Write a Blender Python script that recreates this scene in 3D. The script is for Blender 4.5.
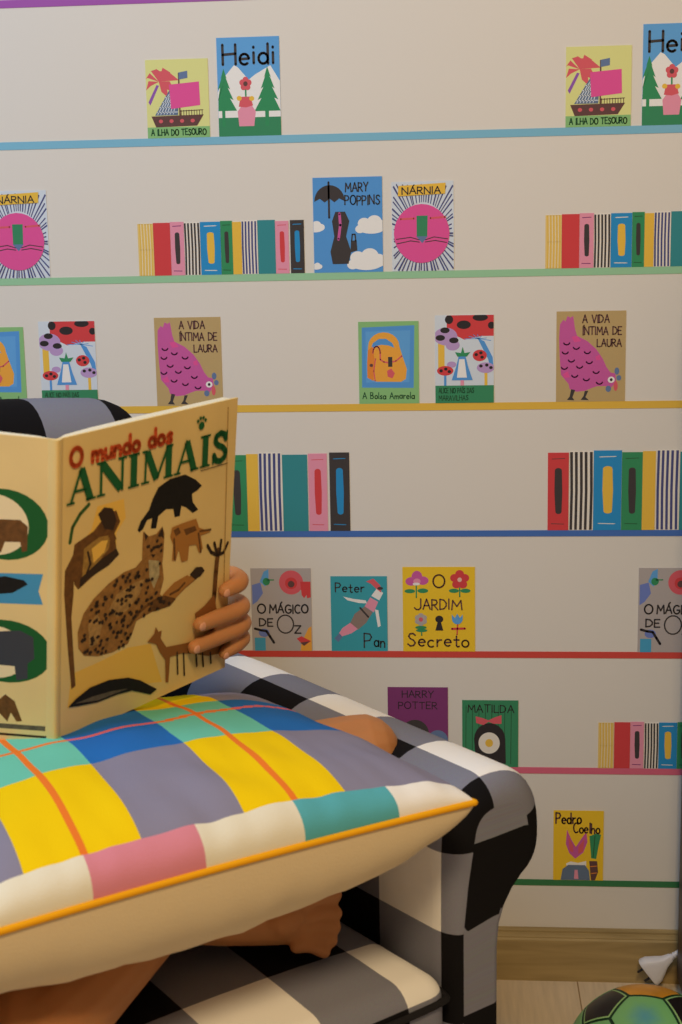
import bpy, bmesh, math, random
from mathutils import Vector, Matrix, noise

# ------------------------------------------------------------------ camera, light, exposure
S = bpy.context.scene
for o in list(bpy.data.objects):
    bpy.data.objects.remove(o)
COL = S.collection
YAW, PITCH, ROLL, FPX, CAM_H, CAM_D = -0.0843842, -0.1764101, -0.0190843, 1422.0, 1.1784989, 2.2
fw = Vector((math.sin(YAW)*math.cos(PITCH), math.cos(YAW)*math.cos(PITCH), math.sin(PITCH)))
r0 = Vector((math.cos(YAW), -math.sin(YAW), 0)); u0 = r0.cross(fw)
cr = r0*math.cos(ROLL) + u0*math.sin(ROLL); cu = -r0*math.sin(ROLL) + u0*math.cos(ROLL)
cd = bpy.data.cameras.new('camera'); cam = bpy.data.objects.new('camera', cd); COL.objects.link(cam)
cam.matrix_world = Matrix(((cr.x, cu.x, -fw.x, 0), (cr.y, cu.y, -fw.y, -CAM_D), (cr.z, cu.z, -fw.z, CAM_H), (0, 0, 0, 1)))
cd.sensor_fit = 'VERTICAL'; cd.sensor_height = 36.0; cd.sensor_width = 24.0; cd.lens = FPX/1024*36
cd.clip_start = 0.05
cd.dof.use_dof = True; cd.dof.focus_distance = 2.15; cd.dof.aperture_fstop = 9.0
S.camera = cam

S.view_settings.view_transform = 'Standard'; S.view_settings.look = 'None'
S.view_settings.exposure = 0.0; S.view_settings.gamma = 1.0; S.view_settings.use_curve_mapping = False
wd = bpy.data.worlds.new('room_light'); S.world = wd; wd.use_nodes = True
wd.node_tree.nodes['Background'].inputs[0].default_value = (1.0, 0.72, 0.46, 1)
wd.node_tree.nodes['Background'].inputs[1].default_value = 0.20

def area(name, loc, target, size, energy, color):
    l = bpy.data.lights.new(name, 'AREA'); l.shape = 'RECTANGLE'; l.size, l.size_y = size; l.energy = energy; l.color = color
    o = bpy.data.objects.new(name, l); COL.objects.link(o); o.location = loc
    o.rotation_euler = (Vector(target)-Vector(loc)).to_track_quat('-Z', 'Y').to_euler()
    return o
area('window_daylight', (-1.45, -1.6, 2.45), (-0.2, -0.5, 0.8), (1.1, 1.1), 27, (0.46, 0.76, 1.14))
area('room_lamp', (0.2, -2.45, 2.55), (0.10, -0.4, 0.4), (0.5, 0.5), 35, (1.0, 0.74, 0.41))

# ------------------------------------------------------------------ helpers
def lin(c):
    return tuple(((v/255)/12.92 if v/255 <= 0.04045 else ((v/255+0.055)/1.055)**2.4) for v in c) + (1.0,)
MATS = {}
def mat(name, c, rough=0.8, bump=0.0, bscale=400, var=0.0, vscale=30, spec=0.3, sheen=0.0, sss=0.0):
    if name in MATS: return MATS[name]
    m = bpy.data.materials.new(name); m.use_nodes = True; nt = m.node_tree; b = nt.nodes['Principled BSDF']
    b.inputs['Base Color'].default_value = lin(c); b.inputs['Roughness'].default_value = rough
    b.inputs['Specular IOR Level'].default_value = spec
    if sheen: b.inputs['Sheen Weight'].default_value = sheen
    if sss:
        b.inputs['Subsurface Weight'].default_value = sss; b.inputs['Subsurface Radius'].default_value = (0.012, 0.005, 0.003)
        b.inputs['Subsurface Scale'].default_value = 1.0
    tc = nt.nodes.new('ShaderNodeTexCoord')
    if var:
        n = nt.nodes.new('ShaderNodeTexNoise'); n.inputs['Scale'].default_value = vscale; n.inputs['Detail'].default_value = 4
        nt.links.new(tc.outputs['Object'], n.inputs['Vector'])
        mx = nt.nodes.new('ShaderNodeMix'); mx.data_type = 'RGBA'
        c1, c2 = lin(c), lin(tuple(max(0, v*(1-var)) for v in c))
        mx.inputs[6].default_value = c1; mx.inputs[7].default_value = c2
        nt.links.new(n.outputs['Fac'], mx.inputs[0]); nt.links.new(mx.outputs[2], b.inputs['Base Color'])
    if bump:
        n = nt.nodes.new('ShaderNodeTexNoise'); n.inputs['Scale'].default_value = bscale; n.inputs['Detail'].default_value = 3
        nt.links.new(tc.outputs['Object'], n.inputs['Vector'])
        bp = nt.nodes.new('ShaderNodeBump'); bp.inputs['Strength'].default_value = bump; bp.inputs['Distance'].default_value = 0.002
        nt.links.new(n.outputs['Fac'], bp.inputs['Height']); nt.links.new(bp.outputs['Normal'], b.inputs['Normal'])
    MATS[name] = m
    return m

def tag(o, label=None, cat=None, group=None, kind=None):
    if label: o['label'] = label
    if cat: o['category'] = cat
    if group: o['group'] = group
    if kind: o['kind'] = kind
    return o
FRAME = {}                                   # object name -> world matrix of things and their parts
def thing(name, loc, rz=0.0, **k):
    o = bpy.data.objects.new(name, None); COL.objects.link(o); o.empty_display_size = 0.05
    o.location = loc; o.rotation_euler = (0, 0, rz)
    FRAME[o.name] = Matrix.Translation(Vector(loc)) @ Matrix.Rotation(rz, 4, 'Z')
    return tag(o, **k)

class MB:
    """collects faces in world coordinates, with material slots and optional UVs"""
    def __init__(s): s.v = []; s.f = []; s.m = []; s.uv = []; s.mats = []; s.smooth = []
    def slot(s, m):
        if m not in s.mats: s.mats.append(m)
        return s.mats.index(m)
    def face(s, pts, m, uv=None, smooth=False):
        i = len(s.v); s.v += [tuple(p) for p in pts]; s.f.append(tuple(range(i, i+len(pts)))); s.m.append(s.slot(m))
        s.uv.append(uv or [(0, 0)]*len(pts)); s.smooth.append(smooth)
    def grid(s, P, m, UV=None, smooth=True, closed_u=False, flip=False):
        """P: rows of points (shared vertices); UV same layout (one more column when closed)"""
        i = len(s.v); R_, C_ = len(P), len(P[0])
        for row in P: s.v += [tuple(p) for p in row]
        for a in range(R_-1):
            for b in range(C_ if closed_u else C_-1):
                b2 = (b+1) % C_
                q = [i+a*C_+b, i+a*C_+b2, i+(a+1)*C_+b2, i+(a+1)*C_+b]
                w = [UV[a][b], UV[a][b+1], UV[a+1][b+1], UV[a+1][b]] if UV else [(0, 0)]*4
                if flip: q.reverse(); w.reverse()
                s.f.append(tuple(q)); s.m.append(s.slot(m)); s.uv.append(w); s.smooth.append(smooth)
    def add_bm(s, bm, m, smooth=False, uvf=None):
        i = len(s.v); bm.verts.index_update(); bm.normal_update()
        s.v += [tuple(v.co) for v in bm.verts]
        for f in bm.faces:
            s.f.append(tuple(i+v.index for v in f.verts)); s.m.append(s.slot(m)); s.smooth.append(smooth)
            s.uv.append([uvf(v.co, f.normal) if uvf else (0, 0) for v in f.verts])
        bm.free()
    def build(s, name, parent=None, loc=None, rz=0.0, weld=False, **k):
        if parent is not None: M = FRAME[parent.name]
        else: M = Matrix.Translation(Vector(loc or (0, 0, 0))) @ Matrix.Rotation(rz, 4, 'Z')
        Mi = M.inverted()
        me = bpy.data.meshes.new(name); me.from_pydata([tuple(Mi @ Vector(p)) for p in s.v], [], s.f)
        for m in s.mats: me.materials.append(m)
        me.polygons.foreach_set('material_index', s.m); me.polygons.foreach_set('use_smooth', s.smooth)
        ul = me.uv_layers.new(name='UVMap'); flat = [c for f in s.uv for p in f for c in p]; ul.data.foreach_set('uv', flat)
        if weld:
            bm = bmesh.new(); bm.from_mesh(me); bmesh.ops.remove_doubles(bm, verts=bm.verts, dist=1e-5); bm.to_mesh(me); bm.free()
        me.update()
        o = bpy.data.objects.new(name, me); COL.objects.link(o)
        FRAME[o.name] = M
        if parent is not None: o.parent = parent
        else: o.location = loc or (0, 0, 0); o.rotation_euler = (0, 0, rz)
        return tag(o, **k)

def bm_box(lo, hi, bev=0.0, seg=2):
    bm = bmesh.new(); bmesh.ops.create_cube(bm, size=1)
    for v in bm.verts: v.co = Vector([(lo[i]+hi[i])/2 + v.co[i]*(hi[i]-lo[i]) for i in range(3)])
    if bev: bmesh.ops.bevel(bm, geom=list(bm.edges), offset=bev, segments=seg, profile=0.5, affect='EDGES')
    return bm
def bm_xf(bm, M):
    bmesh.ops.transform(bm, matrix=M, verts=bm.verts); return bm
def tube(mb, pts, rad, m, n=10, caps=True):
    pts = [Vector(p) for p in pts]; rads = rad if isinstance(rad, (list, tuple)) else [rad]*len(pts)
    rows = []; up = Vector((0, 0, 1))
    for i, p in enumerate(pts):
        t = (pts[min(i+1, len(pts)-1)]-pts[max(i-1, 0)]).normalized()
        a = t.cross(up)
        if a.length < 1e-3: a = t.cross(Vector((1, 0, 0)))
        a.normalize(); b = t.cross(a).normalized()
        rows.append([p+(a*math.cos(6.28319*k/n)+b*math.sin(6.28319*k/n))*rads[i] for k in range(n)])
    mb.grid(rows, m, closed_u=True)
    if caps:
        mb.face(rows[0][::-1] if False else rows[0], m); mb.face(rows[-1][::-1], m)
def smoothpath(pts, n=8):
    pts = [Vector(p) for p in pts]; out = []
    for i in range(len(pts)-1):
        p0, p1, p2, p3 = pts[max(i-1, 0)], pts[i], pts[i+1], pts[min(i+2, len(pts)-1)]
        for k in range(n):
            t = k/n
            out.append(0.5*((2*p1)+(p2-p0)*t+(2*p0-5*p1+4*p2-p3)*t*t+(3*p1-p0-3*p2+p3)*t**3))
    return out+[pts[-1]]

# ---- flat drawing on a plane: P(a, b, k) gives the point a, b (metres) on layer k
def ribbon(mb, pts, w, m, P, k, round_=True):
    for (x0, y0), (x1, y1) in zip(pts, pts[1:]):
        l = math.hypot(x1-x0, y1-y0)
        if l < 1e-7: continue
        nx, ny = -(y1-y0)/l*w/2, (x1-x0)/l*w/2
        mb.face([P(x0-nx, y0-ny, k), P(x1-nx, y1-ny, k), P(x1+nx, y1+ny, k), P(x0+nx, y0+ny, k)], m)
    if round_:
        for x, y in pts:
            mb.face([P(x+w/2*math.cos(t*math.pi/4), y+w/2*math.sin(t*math.pi/4), k) for t in range(8)], m)
def arc(cx, cy, rx, ry, a0, a1, n=10):
    return [(cx+rx*math.cos(math.radians(a0+(a1-a0)*i/n)), cy+ry*math.sin(math.radians(a0+(a1-a0)*i/n))) for i in range(n+1)]
GL = {   # hand lettering: width, strokes
 'A': (.72, [[(0, 0), (.36, 1), (.72, 0)], [(.12, .36), (.6, .36)]]),
 'B': (.58, [[(0, 0), (0, 1)], [(0, 1), (.38, .95), (.45, .76), (.34, .57), (0, .52)], [(0, .52), (.46, .44), (.55, .22), (.4, .03), (0, 0)]]),
 'C': (.62, [arc(.36, .5, .36, .5, 50, 310)]),
 'D': (.66, [[(0, 0), (0, 1)], [(0, 1), (.4, .92), (.64, .62), (.62, .32), (.4, .07), (0, 0)]]),
 'E': (.52, [[(.52, 1), (0, 1), (0, 0), (.52, 0)], [(0, .52), (.42, .52)]]),
 'G': (.7, [arc(.38, .5, .38, .5, 50, 330)+[(.7, .45), (.42, .45)]]),
 'H': (.66, [[(0, 0), (0, 1)], [(.66, 0), (.66, 1)], [(0, .5), (.66, .54)]]),
 'I': (.06, [[(.03, 0), (.03, 1)]]),
 'J': (.5, [[(.44, 1), (.44, .2), (.3, .02), (.12, .04), (0, .2)]]),
 'L': (.5, [[(0, 1), (0, 0), (.5, 0)]]),
 'M': (.84, [[(0, 0), (.08, 1), (.42, .35), (.76, 1), (.84, 0)]]),
 'N': (.68, [[(0, 0), (0, 1), (.68, 0), (.68, 1)]]),
 'O': (.78, [arc(.39, .5, .39, .5, 0, 360, 18)]),
 'P': (.56, [[(0, 0), (0, 1)], [(0, 1), (.44, .95), (.56, .74), (.42, .5), (0, .45)]]),
 'R': (.6, [[(0, 0), (0, 1)], [(0, 1), (.44, .95), (.54, .74), (.42, .52), (0, .47)], [(.2, .47), (.6, 0)]]),
 'S': (.56, [[(.54, .86), (.38, 1), (.16, .97), (.06, .78), (.18, .58), (.4, .47), (.54, .26), (.42, .05), (.18, 0), (0, .16)]]),
 'T': (.66, [[(0, 1), (.66, 1)], [(.33, 1), (.33, 0)]]),
 'U': (.64, [[(0, 1), (0, .3), (.14, .04), (.34, 0), (.54, .1), (.64, .34), (.64, 1)]]),
 'V': (.68, [[(0, 1), (.34, 0), (.68, 1)]]),
 'Y': (.64, [[(0, 1), (.32, .5), (.64, 1)], [(.32, .5), (.28, 0)]]),
 'Z': (.6, [[(0, 1), (.6, 1), (0, 0), (.6, 0)]]),
 'a': (.5, [arc(.24, .27, .24, .27, 20, 380, 12), [(.48, .54), (.48, 0)]]),
 'c': (.46, [arc(.25, .27, .25, .27, 50, 310, 9)]),
 'd': (.5, [arc(.24, .27, .24, .27, 20, 380, 12), [(.48, 1), (.48, 0)]]),
 'e': (.5, [[(.02, .28), (.48, .3)]+arc(.25, .27, .24, .27, 10, 310, 10)]),
 'h': (.46, [[(0, 1), (0, 0)], [(0, .3), (.14, .52), (.34, .52), (.44, .34), (.44, 0)]]),
 'i': (.06, [[(.03, 0), (.03, .54)], [(.03, .78), (.03, .82)]]),
 'l': (.06, [[(.03, 0), (.03, 1)]]),
 'm': (.72, [[(0, .54), (0, 0)], [(0, .34), (.12, .52), (.26, .52), (.35, .36), (.35, 0)], [(.35, .34), (.48, .52), (.62, .5), (.71, .34), (.71, 0)]]),
 'n': (.46, [[(0, .54), (0, 0)], [(0, .3), (.14, .52), (.34, .52), (.44, .34), (.44, 0)]]),
 'o': (.5, [arc(.25, .27, .25, .27, 0, 360, 14)]),
 'r': (.32, [[(0, .54), (0, 0)], [(0, .3), (.14, .5), (.32, .52)]]),
 's': (.4, [[(.38, .46), (.24, .55), (.06, .44), (.14, .3), (.32, .24), (.36, .08), (.18, 0), (0, .08)]]),
 't': (.38, [[(.18, .85), (.18, .1), (.28, 0), (.38, .06)], [(0, .56), (.36, .56)]]),
 'u': (.46, [[(0, .54), (0, .16), (.12, 0), (.3, .04), (.44, .24)], [(.44, .54), (.44, 0)]]),
 ' ': (.34, [])}
ACC = {'Í': 'I', 'Á': 'A', 'í': 'i', 'á': 'a', 'À': 'A'}
def text(mb, s, x, y, h, w, m, P, k, width=None, slant=0.0, gap=.2, jig=0.0):
    rnd = random.Random(len(s)+int(x*1e4)); glyphs = []; cur = 0
    for ch in s:
        g, st = GL[ACC.get(ch, ch)]; st = list(st)
        if ch in 'ÍÁíá': st = st+[[(g/2, 1.1), (g/2+.16, 1.28)]]
        if ch == 'À': st = st+[[(g/2, 1.1), (g/2-.16, 1.28)]]
        glyphs.append((cur, st)); cur += g+gap
    total = cur-gap; sx = (width/total) if width else h
    for c0, st in glyphs:
        dy = rnd.uniform(-jig, jig)*h; dx = rnd.uniform(-jig, jig)*h*.5
        for q in st:
            ribbon(mb, [(x+dx+(c0+a)*sx+slant*b*h, y+dy+b*h) for a, b in q], w, m, P, k)

def wallP(x0, z0):
    return lambda a, b, k: (x0+a, -0.0009-k*1.5e-5, z0+b)
def draw(mb, art, P, w, h):
    k = 0; last = None
    cl = lambda q: min(.998, max(.002, q))
    for e in art:
        if e[1] != last or e[0] != 'line': k += 1
        if e[1] != last: last = e[1]
        if e[0] == 'poly':
            furry = e[1].startswith(('animal', 'leopard'))
            mb.face([P(cl(a)*w, cl(b)*h, k) for a, b in e[2]], mat('ink_'+e[1], INK[e[1]], .85, var=.5 if furry else 0, vscale=170))
        elif e[0] == 'ell':
            _, c, cx, cy, rx, ry = e
            mb.face([P(cl(cx+rx*math.cos(t*math.pi/14))*w, cl(cy+ry*math.sin(t*math.pi/14))*h, k) for t in range(28)], mat('ink_'+c, INK[c], .85))
        elif e[0] == 'line':
            ribbon(mb, [(a*w, b*h) for a, b in e[3]], e[2], mat('ink_'+e[1], INK[e[1]], .85), P, k)
        elif e[0] == 'rect':
            _, c, a0, b0, a1, b1 = e
            mb.face([P(a0*w, b0*h, k), P(a1*w, b0*h, k), P(a1*w, b1*h, k), P(a0*w, b1*h, k)], mat('ink_'+c, INK[c], .85))
    return k+1

# ------------------------------------------------------------------ the setting
def structure(name, mb, **k): return mb.build(name, kind='structure', **k)
mw = mat('wall_paint', (226, 220, 212), .9, bump=.05, bscale=60)
mb = MB(); mb.add_bm(bm_box((-2.6, 0, 0), (1.7, .12, 2.7)), mw); structure('wall_back', mb)

def floor_material():
    m = bpy.data.materials.new('laminate_floor'); m.use_nodes = True; nt = m.node_tree; b = nt.nodes['Principled BSDF']
    tc = nt.nodes.new('ShaderNodeTexCoord'); mp = nt.nodes.new('ShaderNodeMapping'); mp.inputs['Rotation'].default_value = (0, 0, math.pi/2)
    br = nt.nodes.new('ShaderNodeTexBrick'); br.inputs['Scale'].default_value = 1.0
    br.inputs['Brick Width'].default_value = 1.2; br.inputs['Row Height'].default_value = .19; br.inputs['Mortar Size'].default_value = .0012
    br.inputs['Color1'].default_value = lin((240, 222, 196)); br.inputs['Color2'].default_value = lin((234, 214, 186)); br.inputs['Mortar'].default_value = lin((170, 142, 108))
    n = nt.nodes.new('ShaderNodeTexNoise'); n.inputs['Scale'].default_value = 14; n.inputs['Detail'].default_value = 6
    mp2 = nt.nodes.new('ShaderNodeMapping'); mp2.inputs['Scale'].default_value = (9, .7, 1)
    mx = nt.nodes.new('ShaderNodeMix'); mx.data_type = 'RGBA'; mx.blend_type = 'MULTIPLY'; mx.inputs[0].default_value = .35
    L = nt.links.new
    L(tc.outputs['Object'], mp.inputs[0]); L(mp.outputs[0], br.inputs[0]); L(tc.outputs['Object'], mp2.inputs[0]); L(mp2.outputs[0], n.inputs[0])
    L(br.outputs[0], mx.inputs[6]); L(n.outputs['Fac'], mx.inputs[7]); L(mx.outputs[2], b.inputs['Base Color']); b.inputs['Roughness'].default_value = .38
    return m
mb = MB(); mb.add_bm(bm_box((-2.6, -3.2, -.08), (1.7, .12, 0)), floor_material()); structure('floor', mb)

def wood(name, c1, c2, scale=(1, 14, 14), rough=.5):
    m = bpy.data.materials.new(name); m.use_nodes = True; nt = m.node_tree; b = nt.nodes['Principled BSDF']
    tc = nt.nodes.new('ShaderNodeTexCoord'); mp = nt.nodes.new('ShaderNodeMapping'); mp.inputs['Scale'].default_value = scale
    n = nt.nodes.new('ShaderNodeTexNoise'); n.inputs['Scale'].default_value = 4; n.inputs['Detail'].default_value = 6; n.inputs['Distortion'].default_value = .6
    rp = nt.nodes.new('ShaderNodeValToRGB'); rp.color_ramp.elements[0].color = lin(c1); rp.color_ramp.elements[1].color = lin(c2)
    rp.color_ramp.elements[0].position = .3; rp.color_ramp.elements[1].position = .7
    L = nt.links.new; L(tc.outputs['Object'], mp.inputs[0]); L(mp.outputs[0], n.inputs[0]); L(n.outputs['Fac'], rp.inputs[0]); L(rp.outputs[0], b.inputs['Base Color'])
    b.inputs['Roughness'].default_value = rough
    return m
base_wood = wood('baseboard_wood', (142, 121, 78), (182, 158, 110), (1, 10, 12), .45)
prof = [(0, .0905), (-.006, .0900), (-.0085, .0865), (-.0085, .0835), (-.0105, .0800), (-.0130, .0765), (-.0130, .0745), (-.0150, .0735), (-.0165, .0715), (-.0165, 0), (0, 0)]
mb = MB()
prof = [(y*.6, z) for y, z in prof]
P = [[(x, y, z) for y, z in prof] for x in (-2.6, 1.7)]
mb.grid(P, base_wood, smooth=False); structure('baseboard_back', mb)

# ------------------------------------------------------------------ coloured shelf stripes on the wall
INK = {'sky': (120, 186, 216), 'mint': (150, 204, 160), 'ochre': (232, 184, 60), 'royal': (58, 104, 186), 'scarlet': (214, 62, 52), 'rose': (222, 96, 126), 'forest': (44, 118, 66),
 'violet': (160, 78, 172), 'cream': (240, 232, 220), 'white': (244, 242, 240), 'black': (34, 28, 30), 'charcoal': (52, 46, 46),
 'lime': (226, 226, 142), 'pink': (232, 74, 152), 'coral': (222, 84, 96), 'brown': (92, 56, 54), 'navy': (62, 66, 122), 'leaf': (40, 138, 84), 'green': (44, 132, 86),
 'grass': (132, 190, 118), 'orange': (236, 132, 40), 'amber': (244, 166, 52), 'yellow': (246, 200, 30), 'gold': (240, 190, 60), 'teal': (40, 134, 142), 'blue': (26, 138, 206), 'cobalt': (74, 148, 222),
 'azure': (88, 162, 228), 'red': (216, 54, 58), 'blush': (236, 146, 174), 'kraft': (190, 160, 104), 'magenta': (204, 82, 160), 'lilac': (186, 150, 206), 'steel': (92, 116, 160), 'plum': (122, 42, 106),
 'ice': (214, 224, 236), 'grey': (178, 168, 166), 'purple': (140, 80, 176), 'aqua': (46, 158, 176), 'taupe': (140, 120, 112), 'skin': (240, 196, 176), 'sand': (236, 200, 110), 'denim': (92, 112, 142), 'dark_green': (30, 84, 48), 'periwinkle': (104, 124, 200), 'cyan': (62, 160, 206)}
for k_ in INK: INK[k_] = tuple(c*.9+205*.10 for c in INK[k_])
STRIPES = [('violet', 1.5600, 1.5715, 'purple shelf stripe on the wall, topmost, at the upper edge of view'),
 ('sky', 1.3520, 1.3636, 'light blue shelf stripe on the wall under the two ship covers'),
 ('mint', 1.1466, 1.1574, 'pale green shelf stripe on the wall under the two pink round faces'),
 ('ochre', .9443, .9555, 'mustard yellow shelf stripe on the wall under the two pink hens'),
 ('royal', .7449, .7547, 'dark blue shelf stripe on the wall behind the book edge'),
 ('scarlet', .5482, .5586, 'red shelf stripe on the wall under the yellow flower cover'),
 ('rose', .3555, .3660, 'thin pink shelf stripe on the wall right of the chair arm'),
 ('forest', .1634, .1738, 'dark green shelf stripe on the wall, lowest, above the baseboard')]
for c, z0, z1, lab in STRIPES:
    mb = MB(); bm = bm_box((-2.4, -.0007, z0), (1.6, -.0001, z1)); mb.add_bm(bm, mat('ink_'+c, INK[c], .85))
    mb.build('shelf_stripe', loc=(0, 0, z0), label=lab.replace('pink round faces', 'round pink covers'), cat='wall stripe', group='coloured shelf stripes on the wall')

# ------------------------------------------------------------------ printed book covers
def cover(label, x0, z0, w, h, bg, art, titles):
    mb = MB(); mb.add_bm(bm_box((x0, -.0009, z0), (x0+w, -.0002, z0+h)), mat('ink_'+bg, INK[bg], .85))
    P = wallP(x0, z0); k = draw(mb, art, P, w, h)
    o = mb.build('book_cover_print', loc=(x0+w/2, 0, z0), label=label, cat='wall sticker', group='printed book covers on the wall')
    if titles:
        for s, x, y, hh, wd, lw, c in titles:
            t = MB(); text(t, s, x*w, y*h, hh*h, lw*h, mat('ink_'+c, INK[c], .85), P, k+1, width=wd*w, jig=.05)
            t.build('title', parent=o)
    return o

def palm(cx, cy, s):
    out = []
    for a, l in ((12, .30), (48, .26), (85, .22), (120, .25), (160, .28), (200, .26), (330, .28), (300, .26)):
        a = math.radians(a); dx, dy = math.cos(a), math.sin(a); px, py = -dy, dx
        tip = (cx+dx*l*s, cy+dy*l*s*.7-.035); mid = (cx+dx*l*s*.55, cy+dy*l*s*.5+.03)
        out.append(('poly', 'coral', [(cx, cy), (mid[0]+px*.05, mid[1]+py*.045+.012), tip, (mid[0]-px*.05, mid[1]-py*.045-.012)]))
    return out
ship = [('rect', 'grass', 0, 0, 1, .14), ('poly', 'purple', [(.03, .46), (.17, .68), (.21, .67), (.06, .42)])] + palm(.21, .72, 1.1) + [
 ('poly', 'denim', [(.13, .29), (.38, .62), (.52, .58), (.5, .29)])] + \
 [('line', 'ice', .0013, [(.17+.05*i, .30), (.37+.028*i, .56)]) for i in range(6)] + [('line', 'ice', .0013, [(.16+.045*i, .33+.062*i), (.5, .33+.062*i)]) for i in range(4)] + [
 ('line', 'brown', .0022, [(.53, .82), (.53, .29)]), ('poly', 'pink', [(.37, .68), (.85, .71), (.86, .41), (.39, .37)]),
 ('poly', 'steel', [(.53, .83), (.67, .85), (.67, .76), (.53, .74)]), ('poly', 'brown', [(.07, .28), (.91, .29), (.8, .15), (.14, .14)]),
 ('line', 'brown', .0011, [(.53, .34), (.9, .35)])] + [('line', 'brown', .001, [(.55+.042*i, .29), (.55+.042*i, .35)]) for i in range(9)] + \
 [('ell', 'coral', .22+.17*i, .215, .033, .024) for i in range(4)]
for x, lab in ((-.4697, 'yellow cover print of a pink-sailed ship and palm, left of the two'), (.1593, 'yellow cover print of a pink-sailed ship and palm, right of the two')):
    cover(lab, x, 1.3636, .0955, .1148, 'lime', ship, [('A ILHA DO TESOURO', .06, .035, .075, .88, .014, 'dark_green')])

def fir(cx, w, y0, y1, c='leaf'):
    n = 4; pts = []; hh = (y1-y0)/n
    L_ = [(cx, y1)]
    for i in range(n):
        f = (i+1)/n
        L_.append((cx+w/2*f, y1-hh*(i+1))); 
        if i < n-1: L_.append((cx+w/2*f*.62, y1-hh*(i+1)+.02))
    R_ = [(2*cx-a, b) for a, b in reversed(L_[1:])]
    return [('poly', c, L_+R_)]
alps = [('poly', 'white', [(0, .45), (.08, .58), (.27, .72), (.33, .7), (.5, .57), (.6, .62), (.85, .71), (1, .55), (1, .17), (0, .17)]),
 ('rect', 'green', 0, 0, 1, .19)] + fir(.1, .4, .26, .69) + fir(.8, .44, .25, .7) + [('rect', 'leaf', .75, .1, .81, .27), ('rect', 'leaf', .06, .1, .11, .27),
 # a plain pink flower vase stands in for the drawn figure
 ('poly', 'blush', [(.33, .1), (.31, .25), (.4, .33), (.52, .33), (.6, .25), (.57, .1)]), ('poly', 'coral', [(.33, .3), (.36, .4), (.52, .4), (.56, .31), (.45, .29)]),
 ('ell', 'gold', .34, .385, .04, .025), ('ell', 'gold', .54, .38, .04, .025), ('rect', 'leaf', .435, .4, .46, .5)] + [('ell', 'coral', .447+.055*math.cos(t), .53+.04*math.sin(t), .045, .032) for t in (.3, 1.55, 2.8, 4.07, 5.33)] + [('ell', 'brown', .447, .53, .035, .025)]
for x, lab in ((-.3602, 'blue and green cover print with fir trees and mountain, left of the two'), (.2710, 'blue and green cover print with fir trees, cut by the right frame edge')):
    cover(lab, x, 1.3636, .0948, .1435, 'azure', alps, [('Heidi', .1, .73, .2, .8, .027, 'charcoal')])

def cloud(cx, cy, w):
    return [('ell', 'white', cx+dx*w, cy+dy*w, rx*w, ry*w) for dx, dy, rx, ry in ((0, 0, .5, .16), (-.25, .1, .22, .14), (.1, .14, .25, .16), (.35, .04, .2, .14), (-.4, -.04, .16, .1))]
umb = cloud(.02, .47, .26) + cloud(.84, .47, .42) + cloud(.76, .1, .5) + cloud(.03, .06, .16) + [
 ('poly', 'charcoal', arc(.24, .75, .22, .17, 180, 0, 14)+[(.38, .78), (.31, .74), (.24, .78), (.17, .74), (.1, .78)]), ('line', 'charcoal', .003, [(.23, .95), (.23, .58)]),
 # a plain dark vase with a pink ribbon stands in for the drawn figure
 ('poly', 'charcoal', [(.27, .09), (.24, .22), (.3, .38), (.27, .54), (.32, .64), (.46, .64), (.52, .54), (.47, .38), (.54, .22), (.5, .09)]),
 ('line', 'magenta', .004, [(.38, .62), (.39, .5), (.36, .35)]),
 ('poly', 'charcoal', [(.53, .21), (.63, .23), (.62, .34), (.54, .33)]), ('line', 'charcoal', .002, [(.55, .33), (.56, .4), (.6, .4), (.61, .33)])]
cover('blue cover print with white clouds and a black umbrella on the pale green stripe', -.2198, 1.1575, .1055, .142, 'cobalt', umb,
      [('MARY', .47, .85, .09, .33, .013, 'charcoal'), ('POPPINS', .46, .71, .095, .5, .013, 'charcoal')])

rnd = random.Random(4)
rays = []
for i in range(58):
    a = 6.28319*i/58+rnd.uniform(-.03, .03); dx, dy = math.cos(a), math.sin(a)
    t1 = min(.5/max(abs(dx), 1e-6), .5/max(abs(dy), 1e-6))*rnd.uniform(.93, .995); t0 = .36
    wv = .012*rnd.uniform(.8, 1.3)
    rays.append(('poly', 'navy', [(.5+dx*t0-dy*wv*.6, .46+dy*t0*.86+dx*wv*.5), (.5+dx*t1-dy*wv, min(.99, .48+dy*t1)+dx*wv*.7), (.5+dx*t1+dy*wv, min(.99, .48+dy*t1)-dx*wv*.7), (.5+dx*t0+dy*wv*.6, .46+dy*t0*.86-dx*wv*.5)]))
# a plain round pink flower with a green bar stands in for the drawn face
sun = rays + [('ell', 'pink', .48, .42, .45, .33), ('poly', 'green', [(.4, .62), (.58, .62), (.57, .39), (.4, .39)]),
 ('poly', 'steel', [(.39, .39), (.58, .39), (.49, .31)]), ('line', 'coral', .003, [(.14, .585), (.36, .59)]), ('line', 'coral', .003, [(.62, .59), (.86, .6)]),
 ('line', 'charcoal', .0014, [(.07, .36), (.3, .38), (.44, .35)]), ('line', 'charcoal', .0014, [(.08, .31), (.3, .34), (.44, .325)]),
 ('line', 'charcoal', .0014, [(.54, .35), (.68, .38), (.9, .355)]), ('line', 'charcoal', .0014, [(.54, .325), (.7, .34), (.88, .315)]), ('poly', 'gold', [(.1, .84), (.86, .86), (.87, .98), (.11, .955)])]
for x, lab in ((-.1001, 'square print of a pink disc in blue rays beside the black umbrella cover'), (-.7262, 'square print of a pink disc in blue rays, cut by left frame edge')):
    cover(lab, x, 1.1575, .0935, .133, 'ice', sun, [('NÁRNIA', .17, .862, .075, .62, .014, 'charcoal')])

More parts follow.
